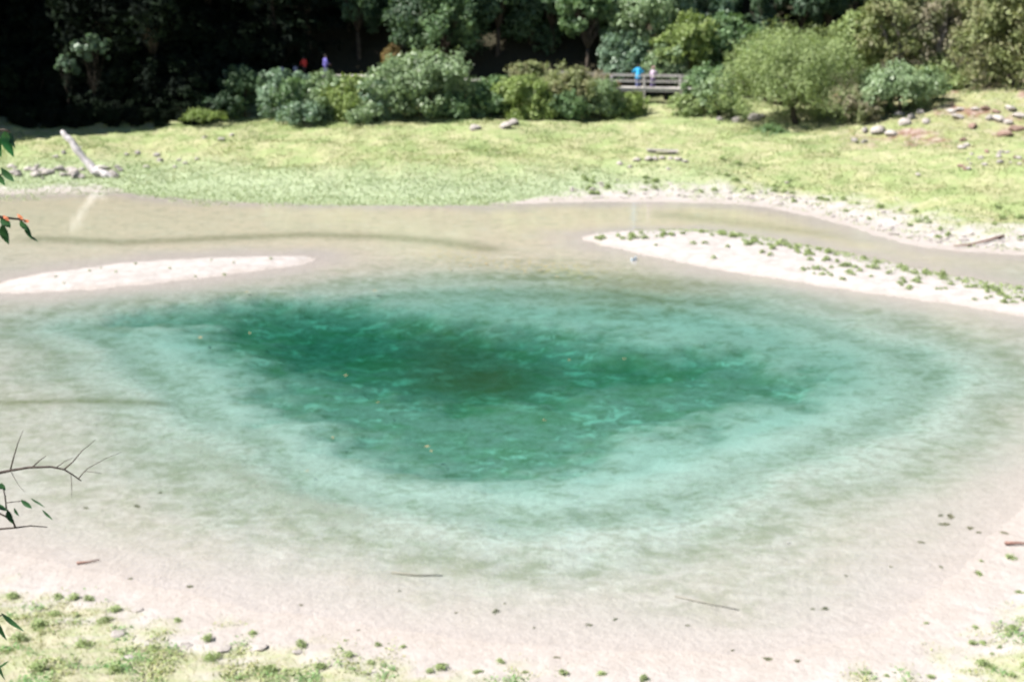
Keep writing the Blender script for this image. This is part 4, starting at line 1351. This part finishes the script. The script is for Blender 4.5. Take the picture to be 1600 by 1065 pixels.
# floating and sunken fallen leaves
lfm = []
for k in range(3):
    rr = random.Random(k)
    V = [(-1, 0, 0), (-.4, .42, .05), (.3, .38, .02), (1, 0, .08), (.3, -.38, .03), (-.4, -.42, .06), (0, 0, -.02)]
    F_ = [(0, 1, 6), (1, 2, 6), (2, 3, 6), (3, 4, 6), (4, 5, 6), (5, 0, 6)]
    me = bpy.data.meshes.new('floating_leaf')
    me.from_pydata(V, [], F_)
    me.materials.append(M['dry_leaf'])
    lfm.append(me)
for (x, y, w) in ((520, 683, 8), (667, 697, 11), (674, 704, 8), (975, 560, 7), (889, 562, 8), (850, 656, 7), (540, 586, 8), (313, 527, 12), (390, 520, 8), (590, 628, 7), (386, 456, 9), (585, 454, 9), (770, 452, 7), (480, 735, 7), (760, 412, 9), (735, 415, 8), (790, 418, 8), (820, 424, 7), (845, 421, 9), (870, 432, 8), (704, 420, 7)):
    q = P(x, y, .012)
    d_ = math.hypot(q[0], q[1])
    s = w / FPX * d_ / 2
    o = link('floating_leaf', r.choice(lfm), loc=(q[0], q[1], .012), rot=(0, 0, r.uniform(0, 6.28)), scale=s)
    tag(o, 'small orange brown fallen leaf floating on the green pool', 'leaf', 'leaves floating on the pool')
q = grid_hit(990, 407)
m = MB()
m.box((0, 0, .05), (.20, .14, .11), .4)
m.v = [(a + r.uniform(-.06, .06), b2 + r.uniform(-.05, .05), c + r.uniform(-.03, .03)) for a, b2, c in m.v]
m.tube([(.03, 0, .1), (.08, .02, .16), (.13, .02, .18)], [.03, .04, .02], 6)
tag(link('plastic_scrap', m.mesh('plastic_scrap', M['scrap']), loc=(q.x, q.y, max(q.z, -.06))), 'small pale blue scrap at the water edge of the right sandbar', 'litter')

# ------------------------------------------------------------------ foreground shrub at the left, reaching into the picture
fx, fy = -2.75, 4.3
fb = Vector((fx, fy, gz(fx, fy)))
fs = link('foreground_shrub', None, loc=fb)
tag(fs, 'foreground shrub at the left edge with dark twigs, green leaves and orange bracts', 'shrub')


def FP(px, py, Y=4.0):
    return Q(px, py, Y) - fb


def fbranch(pts, rad, name='branch'):
    m = MB()
    m.tube(pts, rad, 7)
    return link(name, m.mesh(name, M['twig'], True), fs)


stem = [Vector((0, 0, -.1)), Vector((.05, 0, .9)), Vector((-.03, -.05, 1.9)), Vector((.06, -.1, 2.8)), Vector((.1, -.15, 3.7))]
fbranch(stem, [.06, .05, .04, .028, .012], 'stem')
mm = .001


def tw(pts, w0, w1, Y=4.0, name='twig'):
    n = len(pts)
    k = Y / FPX / 2
    return fbranch([FP(x, y, Y) for x, y in pts], [k * (w0 + (w1 - w0) * i / (n - 1)) for i in range(n)], name)


tw([(-300, 790), (-180, 770), (-60, 752), (0, 738), (15, 735), (45, 730), (80, 729), (100, 733), (113, 741), (127, 751)], 7, 2, 4.05, 'branch')
for p_, s_ in (((16, 735), 3.4), ((39, 731), 3.2), ((113, 741), 2.6)):
    m = MB()
    m.ball(FP(*p_, 4.05), s_ * .0011, 8, 6)
    link('bud', m.mesh('bud', M['twig'], True), fs)
tw([(16, 735), (22, 712), (28, 692), (36, 672)], 3, .8, 4.05)
tw([(50, 730), (62, 719), (72, 712)], 2.6, .8, 4.05)
tw([(100, 733), (114, 721), (128, 704), (150, 686)], 2.8, .7, 4.05)
tw([(88, 730), (102, 720), (116, 714)], 1.6, .5, 4.05)
tw([(122, 748), (136, 732), (165, 716), (190, 706)], 1.8, .5, 4.05)
tw([(132, 736), (146, 737), (160, 740)], 1.2, .4, 4.05)
tw([(111, 742), (112, 760), (112, 778)], 1.4, .4, 4.05)
tw([(18, 738), (28, 756), (38, 768)], 1.2, .4, 4.05)
tw([(-300, 850), (-150, 835), (-40, 827), (0, 826), (24, 824), (48, 821), (74, 823)], 6, 1.5, 4.0, 'branch')
tw([(24, 824), (20, 812), (10, 795), (8, 775), (4, 757)], 3.5, 2, 4.0)
tw([(20, 812), (0, 802), (-30, 790)], 3, 3, 4.0)
tw([(10, 785), (28, 783), (40, 782)], 1.6, 1.2, 3.98)
tw([(-300, 1010), (-120, 985), (-20, 968), (4, 960)], 6, 2.5, 3.9, 'branch')
tw([(-300, 250), (-150, 222), (-40, 205), (6, 203), (16, 206)], 7, 3, 3.9, 'branch')
tw([(-300, 380), (-140, 350), (-30, 335), (8, 340), (32, 343), (42, 345)], 7, 2, 3.95, 'branch')
tw([(-200, 320), (-80, 290), (-10, 278), (4, 272)], 4, 2, 3.9)
# inner branches tie the visible ones to the stem
for px_, py_, Y_ in ((-300, 790, 4.05), (-300, 850, 4.0), (-300, 1010, 3.9), (-300, 250, 3.9), (-300, 380, 3.95), (-200, 320, 3.9)):
    q = FP(px_, py_, Y_)
    zz = q.z - .25
    i = next((k for k in range(4) if stem[k + 1].z >= zz), 3)
    f_ = (zz - stem[i].z) / (stem[i + 1].z - stem[i].z)
    s0 = stem[i].lerp(stem[i + 1], min(1, max(0, f_)))
    fbranch([s0, s0.lerp(q, .5) + Vector((0, 0, .03)), q], [.018, .014, .011])


def leaf(base, tip, width, mat, Y=4.0, curve=.12, fold=.25, vec=False):
    a = base if vec else FP(*base, Y)
    b_ = tip if vec else FP(*tip, Y - .03)
    d = b_ - a
    L_ = d.length
    view = (fb + a - Vector((0, 0, CAM_H))).normalized()
    s = d.normalized().cross(view).normalized()
    nrm = s.cross(d.normalized())
    s = (s * .9 + nrm * .43).normalized()
    nrm = s.cross(d.normalized())
    w = width if vec else width / FPX * Y / 2
    V = []
    F_ = []
    prof = (.12, .62, .95, 1.0, .82, .48, .04)
    for i, pr in enumerate(prof):
        f = i / (len(prof) - 1)
        c = a + d * f + nrm * (math.sin(f * math.pi) * curve * L_) + Vector((0, 0, math.sin(f * math.pi) * curve * L_ * .6))
        V += [c - s * w * pr + nrm * w * pr * fold, c, c + s * w * pr + nrm * w * pr * fold]
    for i in range(len(prof) - 1):
        k = 3 * i
        F_ += [(k, k + 1, k + 4, k + 3), (k + 1, k + 2, k + 5, k + 4)]
    me = bpy.data.meshes.new('leaf')
    me.from_pydata([v for v in V], [], F_)
    me.polygons.foreach_set('use_smooth', [True] * len(F_))
    at = me.attributes.new('tint', 'FLOAT', 'POINT')
    at.data.foreach_set('value', [random.random()] * len(V))
    me.materials.append(M[mat])
    return link('leaf', me, fs)


leaf((8, 204), (22, 246), 17, 'fg_bright', 3.9, .22)
leaf((-6, 206), (2, 246), 18, 'fg_bright', 3.9, .2)
leaf((16, 206), (24, 232), 9, 'fg_leaf', 3.92, .2)
leaf((2, 262), (22, 284), 12, 'fg_leaf', 3.9, .15)
leaf((-4, 270), (8, 290), 10, 'fg_leaf', 3.9, .15)
leaf((2, 338), (16, 356), 14, 'fg_leaf', 3.95, .1)
leaf((4, 350), (14, 382), 15, 'fg_leaf', 3.95, .15)
leaf((32, 344), (42, 360), 10, 'fg_leaf', 3.95, .1)
leaf((40, 350), (50, 374), 9, 'fg_leaf', 3.95, .12)
leaf((44, 366), (60, 378), 4, 'fg_leaf', 3.95, .1)
for a, b_ in (((5, 336), (14, 345)), ((27, 334), (36, 343)), ((36, 343), (45, 347))):
    o = leaf(a, b_, 6, 'fg_orange', 3.94, .1)
    o.name = 'bract'
leaf((2, 754), (8, 766), 8, 'fg_leaf', 4.0, .1)
leaf((-4, 752), (2, 764), 9, 'fg_leaf', 4.0, .1)
leaf((-8, 785), (11, 798), 9, 'fg_leaf', 4.0, .1)
leaf((12, 796), (20, 818), 11, 'fg_leaf', 4.0, .1)
leaf((22, 793), (30, 806), 5, 'fg_leaf', 4.0, .2)
leaf((33, 780), (50, 794), 9, 'fg_leaf', 3.98, .15)
leaf((48, 778), (70, 792), 4, 'fg_leaf', 3.98, .2)
leaf((66, 796), (83, 812), 4.5, 'fg_leaf', 3.98, .15)
leaf((2, 957), (38, 986), 9, 'fg_leaf', 3.9, .2)
leaf((-6, 968), (11, 1000), 9, 'fg_leaf', 3.9, .15)
leaf((-10, 1048), (14, 1032), 4, 'fg_leaf', 3.9, .1)
leaf((-6, 1030), (8, 1062), 6, 'fg_leaf', 3.9, .1)
for k in range(46):                                    # the rest of its foliage, beyond the edge of the picture
    a = FP(r.uniform(-420, -45), r.uniform(120, 1000), r.uniform(3.8, 4.5))
    leaf(a, a + Vector((r.uniform(-.04, .06), r.uniform(-.05, .03), -r.uniform(.04, .10))), r.uniform(.010, .017), r.choice(('fg_leaf', 'fg_leaf', 'fg_bright')), vec=True)
